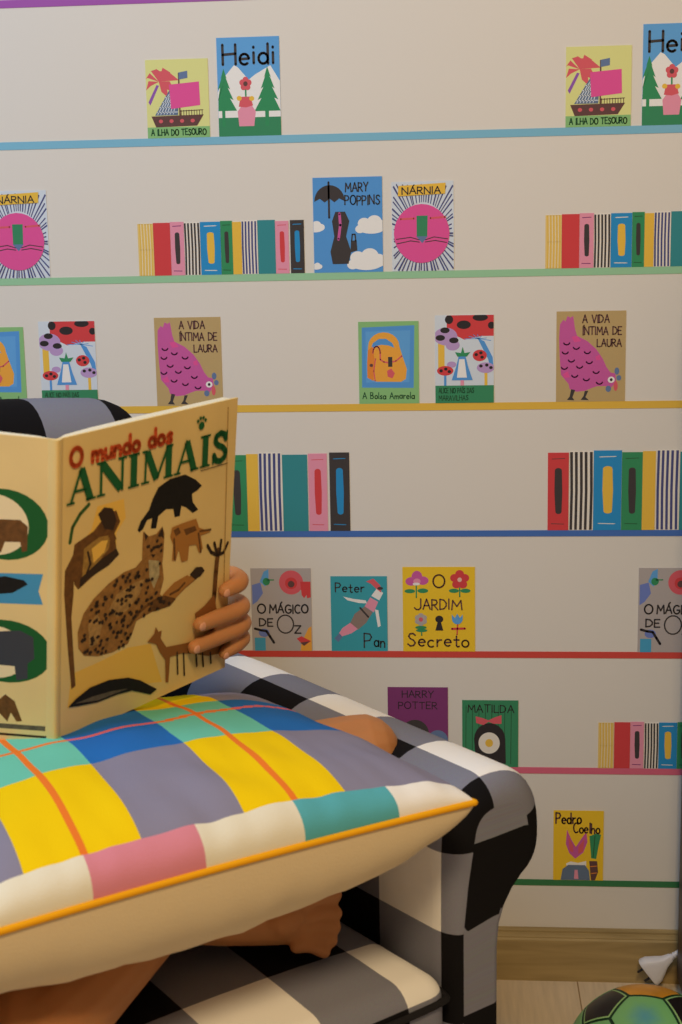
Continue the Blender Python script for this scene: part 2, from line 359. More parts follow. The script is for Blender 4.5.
bag = [('poly', 'cobalt', [(.06, .93), (.93, .95), (.91, .19), (.05, .2)]), ('poly', 'azure', [(.12, .88), (.86, .89), (.84, .26), (.12, .26)]),
 ('poly', 'amber', arc(.42, .7, .26, .17, 180, 0)+[(.72, .6), (.8, .42), (.78, .3), (.7, .265), (.3, .27), (.14, .32), (.14, .5), (.16, .7)]),
 ('poly', 'cobalt', [(.2, .66), (.24, .74), (.34, .79), (.46, .79), (.56, .74), (.6, .68), (.5, .71), (.38, .72), (.28, .7)]), ('poly', 'orange', [(.14, .5), (.16, .66), (.24, .7), (.27, .5), (.24, .28), (.14, .32)]),
 ('line', 'coral', .0022, arc(.3, .62, .06, .08, 180, 0)+[(.36, .54), (.42, .51), (.5, .5), (.62, .52), (.72, .58)]), ('line', 'coral', .0018, [(.28, .55), (.25, .4), (.27, .28)]),
 ('rect', 'charcoal', .49, .45, .56, .57), ('poly', 'coral', [(.48, .33), (.56, .31), (.6, .37), (.54, .43), (.47, .4)]), ('ell', 'brown', .21, .47, .03, .02)]
for x, lab in ((-.1541, 'green and blue cover print of an orange school bag, above the yellow stripe'), (-.7740, 'orange bag cover print at the left frame edge above the armchair back')):
    cover(lab, x, .9555, .0928, .1265, 'grass', bag, [('A Bolsa Amarela'.replace('Bolsa', 'Bolsa'), .06, .06, .075, .86, .011, 'dark_green')])

toad = [('rect', 'ice', 0, .2, 1, 1), ('poly', 'red', [(.2, 1), (.2, .82), (.32, .78), (.5, .72), (.8, .76), (1, .76), (1, 1)]),
 ('poly', 'cobalt', [(.72, .74), (.84, .7), (.98, .52), (1, .38), (.96, .36), (.9, .5), (.78, .66)])] + \
 [('line', 'cobalt', .001, [(.74, .73), (.5+.075*i, .73+.05*math.sin(i*.6))]) for i in range(7)] + \
 [('ell', 'black', x, y, rx, ry) for x, y, rx, ry in ((.24, .95, .07, .05), (.49, .89, .12, .048), (.77, .97, .13, .04), (.96, .88, .06, .04))] + [
 ('rect', 'gold', .05, .36, .16, .68), ('ell', 'lilac', .18, .76, .2, .1), ('ell', 'lilac', .3, .66, .12, .06)] + [('ell', 'black', x, y, .08, .033) for x, y in ((.17, .83), (.09, .745), (.32, .715))] + [
 ('ell', 'lilac', .28, .44, .08, .035), ('rect', 'cobalt', .15, .2, .19, .33), ('ell', 'red', .17, .37, .14, .055), ('rect', 'gold', .84, .2, .89, .34), ('ell', 'lilac', .86, .4, .15, .06), ('ell', 'red', .76, .54, .12, .065)] + \
 [('ell', 'black', x, y, .03, .018) for x, y in ((.1, .37), (.18, .39), (.24, .36), (.7, .55), (.78, .57), (.8, .52), (.78, .42), (.88, .43), (.95, .4))] + [
 # a plain blue bell flower stands in for the drawn figure
 ('poly', 'cobalt', [(.28, .26), (.36, .42), (.4, .53), (.52, .53), (.56, .42), (.64, .26)]), ('poly', 'white', [(.37, .29), (.41, .5), (.5, .5), (.54, .29)]), ('rect', 'blush', .43, .2, .49, .26),
 ('poly', 'leaf', [(.38, .53), (.54, .53), (.6, .58), (.5, .57), (.47, .64), (.44, .57), (.34, .58)]), ('rect', 'green', 0, 0, 1, .2)]
for x, lab in ((-.0361, 'print of red spotted mushrooms on a green strip, beside the orange bag cover'), (-.6565, 'print of red spotted mushrooms above the armchair back, left in the picture')):
    cover(lab, x, .9555, .0897, .1345, 'ice', toad, [('ALICE NO PAÍS DAS', .06, .115, .055, .6, .009, 'dark_green'), ('MARAVILHAS', .06, .03, .055, .5, .009, 'dark_green')])

hen = [('poly', 'magenta', [(.05, .86), (.1, .91), (.13, .89), (.16, .95), (.2, .93), (.24, .95), (.27, .8), (.3, .73), (.45, .67), (.58, .58), (.67, .48), (.73, .38), (.79, .32), (.86, .31), (.87, .22), (.8, .15), (.72, .17), (.6, .17), (.52, .15),
   (.42, .12), (.3, .11), (.2, .14), (.18, .2), (.07, .3), (.05, .5), (.04, .7)]),
 ('poly', 'pink', [(.22, .72), (.3, .73), (.36, .67), (.26, .66)]), ('poly', 'pink', [(.57, .5), (.63, .52), (.64, .46), (.58, .46)]), ('poly', 'pink', [(.1, .31), (.17, .34), (.2, .27), (.12, .27)]),
 ('poly', 'charcoal', [(.22, .14), (.28, .13), (.24, .05), (.27, .015), (.16, .02), (.2, .06)]), ('poly', 'charcoal', [(.42, .12), (.47, .12), (.43, .05), (.48, .015), (.36, .02), (.4, .06)])] + \
 [('line', 'plum', .0022, arc(x, y+.012, .045, .03, 195, 345, 6)) for x, y in ((.15, .65), (.29, .6), (.45, .55), (.13, .55), (.22, .46), (.48, .44), (.12, .38), (.34, .39), (.58, .33), (.27, .29), (.44, .25), (.63, .21))] + [
 ('ell', 'white', .8, .24, .05, .035), ('ell', 'black', .8, .24, .02, .017), ('ell', 'steel', .88, .335, .035, .04), ('ell', 'steel', .91, .26, .035, .03), ('ell', 'steel', .76, .14, .04, .035), ('ell', 'coral', .865, .17, .03, .055)]
for x, lab in ((.1484, 'brown cover print of a pink pecking hen, right of the two'), (-.4724, 'brown cover print of a pink pecking hen, left, just above the book')):
    cover(lab, x, .9555, .1043, .1375, 'kraft', hen, [('A VIDA', .38, .87, .085, .38, .014, 'brown'), ('ÍNTIMA DE', .38, .74, .085, .56, .014, 'brown'), ('LAURA', .59, .61, .08, .35, .014, 'brown')])

oz = [('poly', 'periwinkle', [(.02, .56), (.02, .8), (.16, .83), (.2, .7), (.1, .6)]), ('poly', 'azure', [(.15, .84), (.22, .96), (.3, .99), (.3, .86), (.24, .78)]), ('ell', 'leaf', .26, .84, .06, .045), ('line', 'leaf', .002, [(.28, .86), (.38, .86)]),
 ('ell', 'coral', .67, .83, .2, .145), ('ell', 'red', .67, .82, .1, .07), ('ell', 'brown', .67, .81, .055, .04), ('poly', 'red', [(.82, .84), (.99, .84), (.99, .65), (.93, .64), (.92, .68), (.88, .64), (.84, .68)]),
 ('rect', 'cyan', .04, 0, .22, .16), ('ell', 'periwinkle', .2, .22, .09, .05), ('line', 'black', .004, [(.05, .27), (.15, .25), (.24, .24), (.3, .17), (.36, .1)]),
 ('poly', 'amber', [(.8, 0), (.82, .1), (.94, .28), (.99, .3), (.99, 0)]), ('poly', 'red', [(.74, .15), (.82, .18), (.98, .12), (.86, .06)]), ('poly', 'brown', [(.8, .1), (.96, .12), (.86, .06)])]
for x, lab in ((-.3331, 'grey cover print with a pink poppy, beside the fingers holding the book'), (.2788, 'grey cover print with a pink poppy, cut by the right frame edge')):
    cover(lab, x, .5585, .0970, .1358, 'grey', oz, [('O', .1, .46, .11, .13, .018, 'charcoal'), ('MÁGICO', .3, .46, .1, .64, .018, 'charcoal'), ('DE', .13, .3, .09, .22, .018, 'charcoal'), ('O', .43, .22, .22, .27, .016, 'charcoal'), ('Z', .71, .215, .09, .1, .018, 'charcoal')])

# a plain feather stands in for the drawn figure
feather = [('poly', 'white', [(.22, .73), (.4, .7), (.62, .68), (.64, .64), (.5, .645), (.3, .68)]), ('poly', 'blush', [(.1, .2), (.2, .31), (.34, .38), (.48, .3), (.36, .24), (.2, .2)]), ('poly', 'steel', [(.05, .17), (.14, .24), (.2, .19), (.12, .12)]),
 ('poly', 'taupe', [(.34, .38), (.42, .5), (.6, .6), (.74, .52), (.62, .38), (.48, .29)]), ('line', 'charcoal', .003, [(.52, .58), (.66, .46)]), ('poly', 'blush', [(.6, .6), (.7, .72), (.84, .66), (.76, .52)]),
 ('poly', 'white', [(.78, .56), (.84, .55), (.88, .34), (.83, .32)]), ('poly', 'white', [(.72, .74), (.82, .84), (.93, .78), (.86, .68)]), ('poly', 'coral', [(.63, .93), (.76, .97), (.88, .88), (.9, .78), (.8, .84), (.72, .9)]), ('ell', 'charcoal', .88, .84, .05, .02)]
cover('teal cover print between the poppy cover and the yellow flower cover', -.2051, .5585, .0901, .1228, 'aqua', feather, [('Peter', .09, .79, .12, .5, .016, 'charcoal'), ('P', .58, .04, .19, .13, .018, 'charcoal'), ('an', .76, .055, .15, .19, .018, 'charcoal')])

def flower(cx, cy, petals, c, cc, n=5, r=.075):
    return [('ell', c, cx+r*math.cos(6.283*i/n+1.57), cy+r*.9*math.sin(6.283*i/n+1.57), r*.8, r*.62) for i in range(n)] + [('ell', cc, cx, cy, .03, .026)]
garden = [('line', 'leaf', .0022, [(.19, .82), (.19, .64)]), ('ell', 'leaf', .1, .715, .075, .025), ('ell', 'leaf', .28, .72, .075, .028), ('ell', 'magenta', .12, .83, .08, .05), ('ell', 'magenta', .28, .84, .08, .05), ('ell', 'magenta', .2, .88, .075, .075), ('ell', 'blush', .2, .83, .05, .035), ('ell', 'white', .19, .8, .05, .016),
 ('line', 'leaf', .0022, [(.79, .82), (.79, .65)]), ('ell', 'leaf', .71, .72, .07, .025), ('ell', 'leaf', .87, .72, .07, .025)] + flower(.79, .85, 5, 'red', 'skin') + [
 ('line', 'leaf', .002, [(.25, .35), (.26, .19)]), ('ell', 'leaf', .25, .285, .08, .02), ('ell', 'leaf', .26, .25, .08, .02)] + flower(.25, .38, 6, 'grey', 'coral', 6, .05) + [
 ('line', 'red', .002, [(.76, .33), (.75, .2)]), ('line', 'red', .0035, [(.68, .27), (.86, .275)]), ('poly', 'azure', arc(.755, .39, .075, .065, 180, 360)+[(.83, .44), (.79, .4), (.755, .45), (.72, .4), (.68, .44)]),
 ('ell', 'black', .505, .385, .055, .042), ('poly', 'black', [(.485, .36), (.525, .36), (.56, .25), (.45, .25)])]
cover('yellow cover print with four flowers and a black keyhole above the red stripe', -.0903, .5585, .1142, .1378, 'yellow', garden,
      [('O', .42, .76, .15, .16, .018, 'brown'), ('J', .16, .5, .13, .1, .016, 'brown'), ('ARDI', .28, .5, .12, .36, .016, 'brown'), ('M', .68, .5, .11, .14, .016, 'brown'), ('Secreto', .07, .06, .15, .84, .018, 'brown')])

# plain dark dome and blue disc stand in for the drawn figures
cover('purple cover print half hidden behind the checked chair arm', -.1164, .366, .0968, .1328, 'plum',
      [('ell', 'charcoal', .45, .42, .23, .17), ('ell', 'steel', .83, .33, .17, .13), ('ell', 'ice', .93, .25, .06, .05)],
      [('HARRY', .24, .87, .085, .52, .011, 'black'), ('POTTER', .18, .73, .085, .64, .011, 'black')])
# a plain dark round bag with a red bow stands in for the drawn face
cover('dark green cover print with a red bow, beside the purple cover', .0031, .366, .0896, .1118, 'green',
      [('line', 'dark_green', .0012, [(.06+.115*i, .05), (.07+.115*i, .92)]) for i in range(8)] + [('poly', 'black', arc(.49, .42, .28, .24, 180, 0)+[(.78, .05), (.58, .05), (.5, .1), (.24, .1)]), ('ell', 'cream', .48, .36, .19, .16), ('ell', 'gold', .48, .36, .07, .06),        ('poly', 'coral', [(.24, .76), (.38, .73), (.47, .7), (.56, .74), (.7, .78), (.7, .65), (.56, .65), (.47, .68), (.38, .63), (.25, .66)])],
      [('MATILDA', .1, .82, .11, .82, .015, 'black')])
# a pink tulip in a blue grey pot stands in for the drawn animal
cover('small yellow cover print with a carrot and pink tulip above the green stripe', .1498, .1738, .0804, .1195, 'yellow',
      [('poly', 'magenta', [(.27, .73), (.35, .6), (.45, .48), (.56, .6), (.66, .7), (.68, .55), (.6, .4), (.44, .31), (.32, .39), (.25, .52)]), ('poly', 'coral', [(.3, .63), (.4, .5), (.4, .4), (.33, .42)]), ('poly', 'coral', [(.62, .6), (.5, .48), (.5, .38), (.6, .42)]),
       ('poly', 'white', [(.26, .24), (.35, .27), (.5, .25), (.66, .28), (.66, .2), (.5, .18), (.28, .18)]), ('poly', 'denim', [(.15, 0), (.19, .16), (.3, .22), (.64, .22), (.72, .14), (.74, 0)]), ('poly', 'blush', [(.42, .02), (.43, .15), (.49, .15), (.51, .02)]),
       ('poly', 'leaf', [(.76, .32), (.72, .64), (.8, .66), (.86, .68), (.95, .66), (.9, .48), (.86, .31)]), ('line', 'dark_green', .0015, [(.8, .34), (.83, .64)]), ('poly', 'brown', [(.72, .28), (.88, .28), (.9, .12), (.84, 0), (.76, 0)]), ('line', 'orange', .0014, [(.74, .2), (.88, .21)]), ('line', 'orange', .0014, [(.76, .1), (.88, .11)])],
      [('Pedro', .05, .82, .15, .5, .022, 'brown'), ('Coelho', .4, .68, .14, .53, .02, 'brown')])

# ------------------------------------------------------------------ rows of printed book spines
SP = {'ystripe': ('sand', 'pale yellow striped'), 'red': ('red', 'plain red'), 'pinkblack': ('blush', 'pink, black-barred'), 'bstripe': ('cream', 'black and white striped'), 'blue': ('blue', 'bright blue, yellow-barred'),
      'green': ('leaf', 'green, black-barred'), 'yellow': ('gold', 'narrow plain yellow'), 'nstripe': ('cream', 'navy and white striped'), 'teal': ('teal', 'wide plain teal'), 'pinkred': ('blush', 'pink, red-barred'), 'black': ('charcoal', 'black, blue-barred'), 'redblack': ('red', 'red, black-barred')}
def spine(kind, x0, z0, w, h, where, group):
    bg, desc = SP[kind]
    mb = MB(); mb.add_bm(bm_box((x0, -.0009, z0), (x0+w, -.0002, z0+h)), mat('ink_'+bg, INK[bg], .85)); P = wallP(x0, z0)
    art = []
    def bar(c, cd): return [('poly', c, arc(.5, .77, .17, .035, 180, 0, 8)+[(.7, .5)]+arc(.52, .24, .15, .03, 0, -180, 8)+[(.32, .5)]), ('line', cd, .0012, [(.2, .92), (.8, .925)]), ('line', cd, .0012, [(.18, .085), (.78, .08)])]
    if kind == 'ystripe': art = [('line', 'ochre', w*.05, [(a, .01), (a+.03, .5), (a, .99)]) for a in (.13, .31, .5, .69, .87)] + [('line', 'cream', w*.028, [(a, .01), (a+.03, .5), (a, .99)]) for a in (.22, .41, .6, .78)]
    if kind == 'bstripe': art = [('poly', 'charcoal', [(a, .005), (a+.115, .005), (a+.14, .5), (a+.12, .995), (a, .995), (a+.025, .5)]) for a in (.01, .21, .42, .62, .84)]
    if kind == 'nstripe': art = [('poly', 'navy', [(a, .005), (a+.11, .005), (a+.09, .5), (a+.11, .995), (a, .995), (a-.02, .5)]) for a in (.03, .22, .42, .62, .83)]
    if kind == 'pinkblack': art = bar('charcoal', 'plum')
    if kind == 'blue': art = bar('gold', 'cream')
    if kind == 'green': art = bar('charcoal', 'dark_green')
    if kind == 'pinkred': art = bar('red', 'coral')
    if kind == 'black': art = bar('blue', 'blue')
    if kind == 'redblack': art = bar('charcoal', 'brown')
    draw(mb, art, P, w, h)
    mb.build('book_spine_print', loc=(x0+w/2, 0, z0), label=desc+' book spine print '+where, cat='wall sticker', group=group)
def row(kinds, xs, z0, h, where, group):
    for i, k in enumerate(kinds):
        x0, x1 = xs[i] if isinstance(xs[i], tuple) else (xs[i], xs[i+1])
        spine(k, x0, z0, x1-x0-.0003, h*(1+.012*((i*7) % 3-1)), where, group)
A_K = ['ystripe', 'red', 'pinkblack', 'bstripe', 'blue', 'green', 'yellow', 'nstripe', 'teal', 'pinkred', 'black']
xs = [-.4921, -.4677, -.4413, -.4199, -.3948, -.3632, -.3449, -.3309, -.306, -.2787, -.258]; prs = list(zip(xs, xs[1:]))+[(-.2559, -.2344)]
row(A_K, prs, 1.1575, .0800, 'in the left row on the pale green stripe', 'book spines, left row on the pale green stripe')
off = .6230
row(A_K[:9], [(a+off, b+off) for a, b in prs[:9]], 1.1575, .0800, 'in the right row on the pale green stripe', 'book spines, right row on the pale green stripe')
row(['green', 'yellow', 'nstripe', 'teal', 'pinkred', 'black'], [(-.3660, -.3343), (-.3343, -.3157), (-.315, -.2775), (-.2775, -.2375), (-.2364, -.2066), (-.203, -.1713)], .7547, .1235, 'beside the open book on the dark blue stripe', 'book spines beside the open book')
row(['redblack', 'bstripe', 'blue', 'green', 'yellow', 'nstripe', 'teal'], [(.1369, .1694), (.1704, .2071), (.2071, .2503), (.2503, .2819), (.2819, .3017), (.3029, .3386), (.3386, .3786)], .7547, .1235, 'in the right row on the dark blue stripe', 'book spines, right row on the dark blue stripe')
row(A_K[:6], [(.2196, .244), (.2448, .2702), (.2702, .2917), (.2924, .3149), (.3149, .3439), (.3439, .3640)], .366, .0768, 'in the row on the thin pink stripe', 'book spines on the thin pink stripe')

# ------------------------------------------------------------------ dark cabinet at the right edge of view
dark = wood('dark_cabinet_wood', (36, 20, 15), (50, 29, 21), (8, 8, 1), .45)
cab = thing('cabinet', (.665, -.17, 0), label='dark brown wooden cabinet standing against the wall at the right edge', cat='cabinet')
mb = MB(); mb.add_bm(bm_box((.345, -.30, .03), (.985, -.045, 1.15), .003), dark); mb.add_bm(bm_box((.355, -.28, 0), (.975, -.06, .03)), dark)
mb.add_bm(bm_box((.340, -.322, 1.15), (.995, -.045, 1.175), .004), dark); mb.build('body', cab)
for x0, x1, hx in ((.350, .663, .635), (.667, .980, .695)):
    mb = MB(); mb.add_bm(bm_box((x0, -.318, .05), (x1, -.301, 1.14), .003), dark); d = mb.build('door', cab)
    mb = MB(); tube(mb, smoothpath([(hx, -.318, .55), (hx, -.344, .57), (hx, -.344, .67), (hx, -.318, .69)], 4), .005, mat('dull_brass', (120, 96, 60), .35)); mb.build('handle', d)

# ------------------------------------------------------------------ white plug on the floor
wp = mat('white_plastic', (226, 226, 236), .4)
plug = thing('electric_plug', (.315, -.035, 0), label='white electric plug with a short cord leaning on the baseboard behind the ball', cat='plug')
def plug_pt(a, b, c):      # a along the body towards the cord, b across, c thickness
    ax = Vector((.80, .0, .60)); ac = Vector((-.60, .0, .80)); return Vector((.3000, -.034, .0315))+ax*a+ac*b+Vector((0, -1, 0))*c
mb = MB()
rows = []
for a, hw, ht in ((0, .0235, .010), (.003, .0245, .0115), (.012, .0225, .012), (.024, .0150, .011), (.034, .0085, .009), (.042, .0065, .0068), (.046, .0060, .0062)):
    rows.append([plug_pt(a, hw*math.copysign(abs(math.cos(t))**.5, math.cos(t)), ht*math.copysign(abs(math.sin(t))**.5, math.sin(t))) for t in [6.28319*i/20 for i in range(20)]])
mb.grid(rows, wp, closed_u=True); mb.face(rows[0][::-1], wp); mb.face(rows[-1], wp); mb.build('plug_body', plug)
mb = MB()
for i in range(4): tube(mb, [plug_pt(.046+.005*i, 0, 0), plug_pt(.0495+.005*i, 0, 0)], .0056-.0005*i, wp, 10)
tube(mb, [plug_pt(.044, 0, 0), plug_pt(.066, 0, 0)], .0036, wp, 10); mb.build('strain_relief', plug)
mb = MB(); tube(mb, smoothpath([plug_pt(.064, 0, 0), plug_pt(.072, 0, .0), (.368, -.030, .070), (.40, -.028, .03), (.45, -.028, .004), (.60, -.028, .004)]), .0028, wp, 8); mb.build('cord', plug)
for b in (-.0095, .0095):
    mb = MB(); tube(mb, [plug_pt(.001, b, 0), plug_pt(-.011, b, 0), plug_pt(-.0125, b, 0)], [.0022, .0022, .0012], mat('dark_prong', (46, 42, 44), .4), 8); mb.build('prong', plug)

# ------------------------------------------------------------------ ball
def ball(c, r, M, label):
    phi = (1+5**.5)/2
    iv = [Vector(v) for s1 in (1, -1) for s2 in (1, -1) for v in ((0, s1, s2*phi), (s1, s2*phi, 0), (s2*phi, 0, s1))]
    el = min((a-b).length for a in iv for b in iv if a is not b)
    nb = {i: [j for j in range(12) if j != i and (iv[i]-iv[j]).length < el*1.01] for i in range(12)}
    faces = []
    def order(pts):
        cc = sum(pts, Vector())/len(pts); n = cc.normalized(); a = (pts[0]-cc).normalized(); b = n.cross(a)
        return sorted(pts, key=lambda q: math.atan2((q-cc).dot(b), (q-cc).dot(a)))
    for i in range(12): faces.append(('pent', order([iv[i]+(iv[j]-iv[i])/3 for j in nb[i]])))
    for i in range(12):
        for j in nb[i]:
            for k in nb[i]:
                if i < j < k and k in nb[j]:
                    t = (i, j, k); faces.append(('hex', order([iv[a]+(iv[b]-iv[a])/3 for a in t for b in t if a != b])))
    h0 = next(f for f in faces if f[0] == 'hex')[1]
    cc = sum(h0, Vector())/6; n = cc.normalized()
    pent = [sum(f[1], Vector())/5 for f in faces if f[0] == 'pent']
    # vertex at angle 0 so that the edge from 300 to 0 degrees borders a pentagon
    def is_p(a, b): return min(((a+b)/2-q).length for q in pent) < .9*min(((h0[1 if False else 0]+h0[1])/2-q).length for q in pent)+.9*0 if False else min(((a+b)/2-q).length for q in pent)
    e = [is_p(h0[k-1], h0[k]) for k in range(6)]; k0 = e.index(min(e)); x = (h0[k0]-cc).normalized(); y = n.cross(x)
    B = Matrix((x, y, n)); T = Matrix.Rotation(math.radians(-6), 3, 'X').inverted() @ Matrix(M) @ B
    green = ball_mat(); seam = mat('ball_seam', (20, 62, 40), .5); pale = mat('ball_pale_edge', (150, 200, 140), .4); blk = mat('ball_black', (30, 28, 32), .35); org = mat('ball_orange', (236, 168, 50), .35, var=.25, vscale=40)
    mb = MB(); tri_c = None
    for kind, pts in faces:
        cc = sum(pts, Vector())/len(pts); w = T @ cc.normalized()
        ring = []
        for a, b in zip(pts, pts[1:]+pts[:1]):
            ring += [a.lerp(b, t/6) for t in range(6)]
        scales = [1, .975, .94, .925, .86, .84, .7, .5, .3, .12, .02]
        rows = []
        for s in scales:
            bul = r*(1.0-.010*(max(0, (s-.9)/.1))**2)
            rows.append([Vector(c)+(T @ (cc.lerp(q, s)).normalized())*bul for q in ring])
        uv = [[(s, 0)]*(len(ring)+1) for s in scales]
        main = blk if kind == 'pent' else (org if .9 < w.z and False else green)
        if kind == 'hex' and (w-Vector(ORANGE_DIR)).length < .32: main = org
        for k in range(len(rows)-1):
            s = (scales[k]+scales[k+1])/2
            m = seam if s > .94 else (main if kind == 'hex' else (pale if s > .85 else blk))
            mb.grid(rows[k:k+2], m, UV=uv[k:k+2], closed_u=True)
        mb.face(rows[-1], main, uv=[(0, 0)]*len(ring), smooth=True)
    return mb.build('ball', loc=(c[0], c[1], 0), weld=True, label=label, cat='ball')
def ball_mat():
    m = bpy.data.materials.new('ball_green_print'); m.use_nodes = True; nt = m.node_tree; b = nt.nodes['Principled BSDF']
    uv = nt.nodes.new('ShaderNodeUVMap'); sp = nt.nodes.new('ShaderNodeSeparateXYZ'); rp = nt.nodes.new('ShaderNodeValToRGB'); rp.color_ramp.interpolation = 'EASE'
    n = nt.nodes.new('ShaderNodeTexNoise'); n.inputs['Scale'].default_value = 60; tc = nt.nodes.new('ShaderNodeTexCoord'); ad = nt.nodes.new('ShaderNodeMath'); ad.operation = 'MULTIPLY_ADD'; ad.inputs[1].default_value = .25; 
    L = nt.links.new; L(uv.outputs[0], sp.inputs[0]); L(tc.outputs['Object'], n.inputs[0]); L(n.outputs['Fac'], ad.inputs[0]); L(sp.outputs[0], ad.inputs[2]); L(ad.outputs[0], rp.inputs[0]); L(rp.outputs[0], b.inputs['Base Color'])
    rp.color_ramp.elements[0].color = lin((84, 166, 196)); rp.color_ramp.elements[0].position = .08
    rp.color_ramp.elements[1].color = lin((122, 196, 134)); rp.color_ramp.elements[1].position = .85
    b.inputs['Roughness'].default_value = .35
    return m
BALL_M = ((-0.9842, -0.1532, -0.0883), (0.1721, -0.9446, -0.2794), (-0.0406, -0.2902, 0.9561))
ORANGE_DIR = (-.05, .50, .86)
ball((.244, -.448, .11), .11, BALL_M, 'green and orange football with black panels on the floor, lower right')

# ------------------------------------------------------------------ armchair frame of reference
TH = math.radians(42); RX = Vector((math.cos(TH), math.sin(TH), 0)); FX = Vector((math.sin(TH), -math.cos(TH), 0)); UP = Vector((0, 0, 1))
def W(r, f, z): return Vector((.05, -.66, 0))+RX*r+FX*f+UP*z      # r to the sitter's left, f forward, z up
def WV(v): return RX*v[0]+FX*v[1]+UP*v[2]
def rel(p): d = Vector(p)-Vector((.05, -.66, 0)); return d.dot(RX), d.dot(FX), d.z

def gingham(name, p=.108):
    m = bpy.data.materials.new(name); m.use_nodes = True; nt = m.node_tree; b = nt.nodes['Principled BSDF']; L = nt.links.new
    uv = nt.nodes.new('ShaderNodeUVMap'); sp = nt.nodes.new('ShaderNodeSeparateXYZ'); L(uv.outputs[0], sp.inputs[0])
    def math_(op, a, bv):
        n = nt.nodes.new('ShaderNodeMath'); n.operation = op
        if isinstance(a, (int, float)): n.inputs[0].default_value = a
        else: L(a, n.inputs[0])
        if bv is not None:
            if isinstance(bv, (int, float)): n.inputs[1].default_value = bv
            else: L(bv, n.inputs[1])
        return n.outputs[0]
    bits = [math_('GREATER_THAN', math_('FRACT', math_('MULTIPLY', sp.outputs[i], 1/(2*p)), None), .5) for i in (0, 1)]
    half = math_('MULTIPLY', math_('ADD', bits[0], bits[1]), .5)
    rp = nt.nodes.new('ShaderNodeValToRGB'); rp.color_ramp.interpolation = 'CONSTANT'; e = rp.color_ramp.elements
    e[0].position = 0; e[0].color = lin((250, 249, 248)); e[1].position = .3; e[1].color = lin((132, 134, 150)); n3 = e.new(.75); n3.color = lin((24, 23, 26))
    L(half, rp.inputs[0])
    # woven threads
    w = nt.nodes.new('ShaderNodeTexNoise'); w.inputs['Scale'].default_value = 900; w.inputs['Detail'].default_value = 2; L(uv.outputs[0], w.inputs[0])
    mx = nt.nodes.new('ShaderNodeMix'); mx.data_type = 'RGBA'; mx.blend_type = 'OVERLAY'; mx.inputs[0].default_value = .25; L(rp.outputs[0], mx.inputs[6]); L(w.outputs['Color'], mx.inputs[7])
    L(mx.outputs[2], b.inputs['Base Color']); b.inputs['Roughness'].default_value = .95; b.inputs['Specular IOR Level'].default_value = .1
    bp = nt.nodes.new('ShaderNodeBump'); bp.inputs['Strength'].default_value = .15; bp.inputs['Distance'].default_value = .001; L(w.outputs['Fac'], bp.inputs['Height']); L(bp.outputs[0], b.inputs['Normal'])
    return m
GH = gingham('black_white_check')
black_piping = mat('black_piping', (26, 25, 30), .8)
chair = thing('armchair', tuple(W(-.355, -.40, 0)), TH, label='black and white checked armchair with rolled arms holding the reader', cat='armchair')
ARM_IN, ARM_OUT = -.095, -.015
def arm_section():
    pts = [(ARM_IN, .075), (ARM_IN, .2), (ARM_IN, .35), (ARM_IN, .438), (ARM_IN, .50)]
    cx, cz, rx, rz = -.0200, .548, .0750, .0760
    for a in range(180, -61, -10):
        c, s_ = math.cos(math.radians(a)), math.sin(math.radians(a))
        pts.append((cx+rx*math.copysign(abs(c)**.86, c), cz+rz*math.copysign(abs(s_)**.86, s_)))
    pts += [(ARM_OUT+.022, .468), (ARM_OUT+.010, .450), (ARM_OUT+.003, .430), (ARM_OUT, .405), (ARM_OUT, .3), (ARM_OUT, .2), (ARM_OUT, .075)]
    return pts
ARM_F = .016                                  # front plane of the arms
def arm(mirror):
    sec = arm_section(); n = len(sec)
    al = [0]
    for a, b in zip(sec, sec[1:]): al.append(al[-1]+math.hypot(b[0]-a[0], b[1]-a[1]))
    al = [a-al[3] for a in al]                # rows of the check start at .438 on the inner face
    def inset(d):
        out = []
        for i in range(n):
            a, b = Vector(sec[max(i-1, 0)]), Vector(sec[min(i+1, n-1)]); t = (b-a).normalized()
            out.append(Vector(sec[i])+Vector((t.y, -t.x))*d)
        return out
    def at(r, f, z):
        z -= .015*max(0, min(1, (z-.44)/.1))*max(0, min(1.2, (f+.5)/.5))
        return W(-.71-r if mirror else r, f, z)
    bev = .034; f1 = ARM_F-bev; fs = [-.77+(f1+.77)*i/24 for i in range(25)]
    fac = [.50+.50*min(1, max(0, (z-.46)/.10)) for r, z in sec]
    iap = max(range(n), key=lambda i: sec[i][1]); split = iap+10       # below the outer turn of the roll the front cloth wraps round the edge
    rows, uvs, wrap = [], [], []
    for f in fs: rows.append([at(r, f, z) for r, z in sec]); uvs.append([(a, f+.112) for a in al])
    side_n = len(rows)
    for k in range(1, 9):
        ang = k/8*math.pi/2
        full = inset(1.0); cur = [Vector(sec[i])+(full[i]-Vector(sec[i]))*bev*fac[i]*(1-math.cos(ang)) for i in range(n)]
        rows.append([at(q.x, f1+bev*(1-fac[i])*math.sin(ang)*1.0+bev*fac[i]*math.sin(ang), q.y) for i, q in enumerate(cur)]); uvs.append([(a, f1+bev*ang+.112) for a in al])
    mb = MB(); mb.grid(rows[:side_n], GH, UV=uvs[:side_n], flip=not mirror)
    mb.grid([q[:split+1] for q in rows[side_n-1:]], GH, UV=[q[:split+1] for q in uvs[side_n-1:]], flip=not mirror)
    mb.grid([q[split:] for q in rows[side_n-1:]], GH, UV=[[(.16, z-.339) for r, z in sec[split:]] for _ in rows[side_n-1:]], flip=not mirror)
    cap = cur
    mb.face([at(q.x, ARM_F, q.y) for q in cap][::-1 if not mirror else 1], GH, uv=[(.16, q.y-.339) for q in cap][::-1 if not mirror else 1])
    mb.face([at(r, fs[0], z) for r, z in sec][::1 if not mirror else -1], GH, uv=[(r+.18, z-.335) for r, z in sec])
    mb.build('arm', chair)
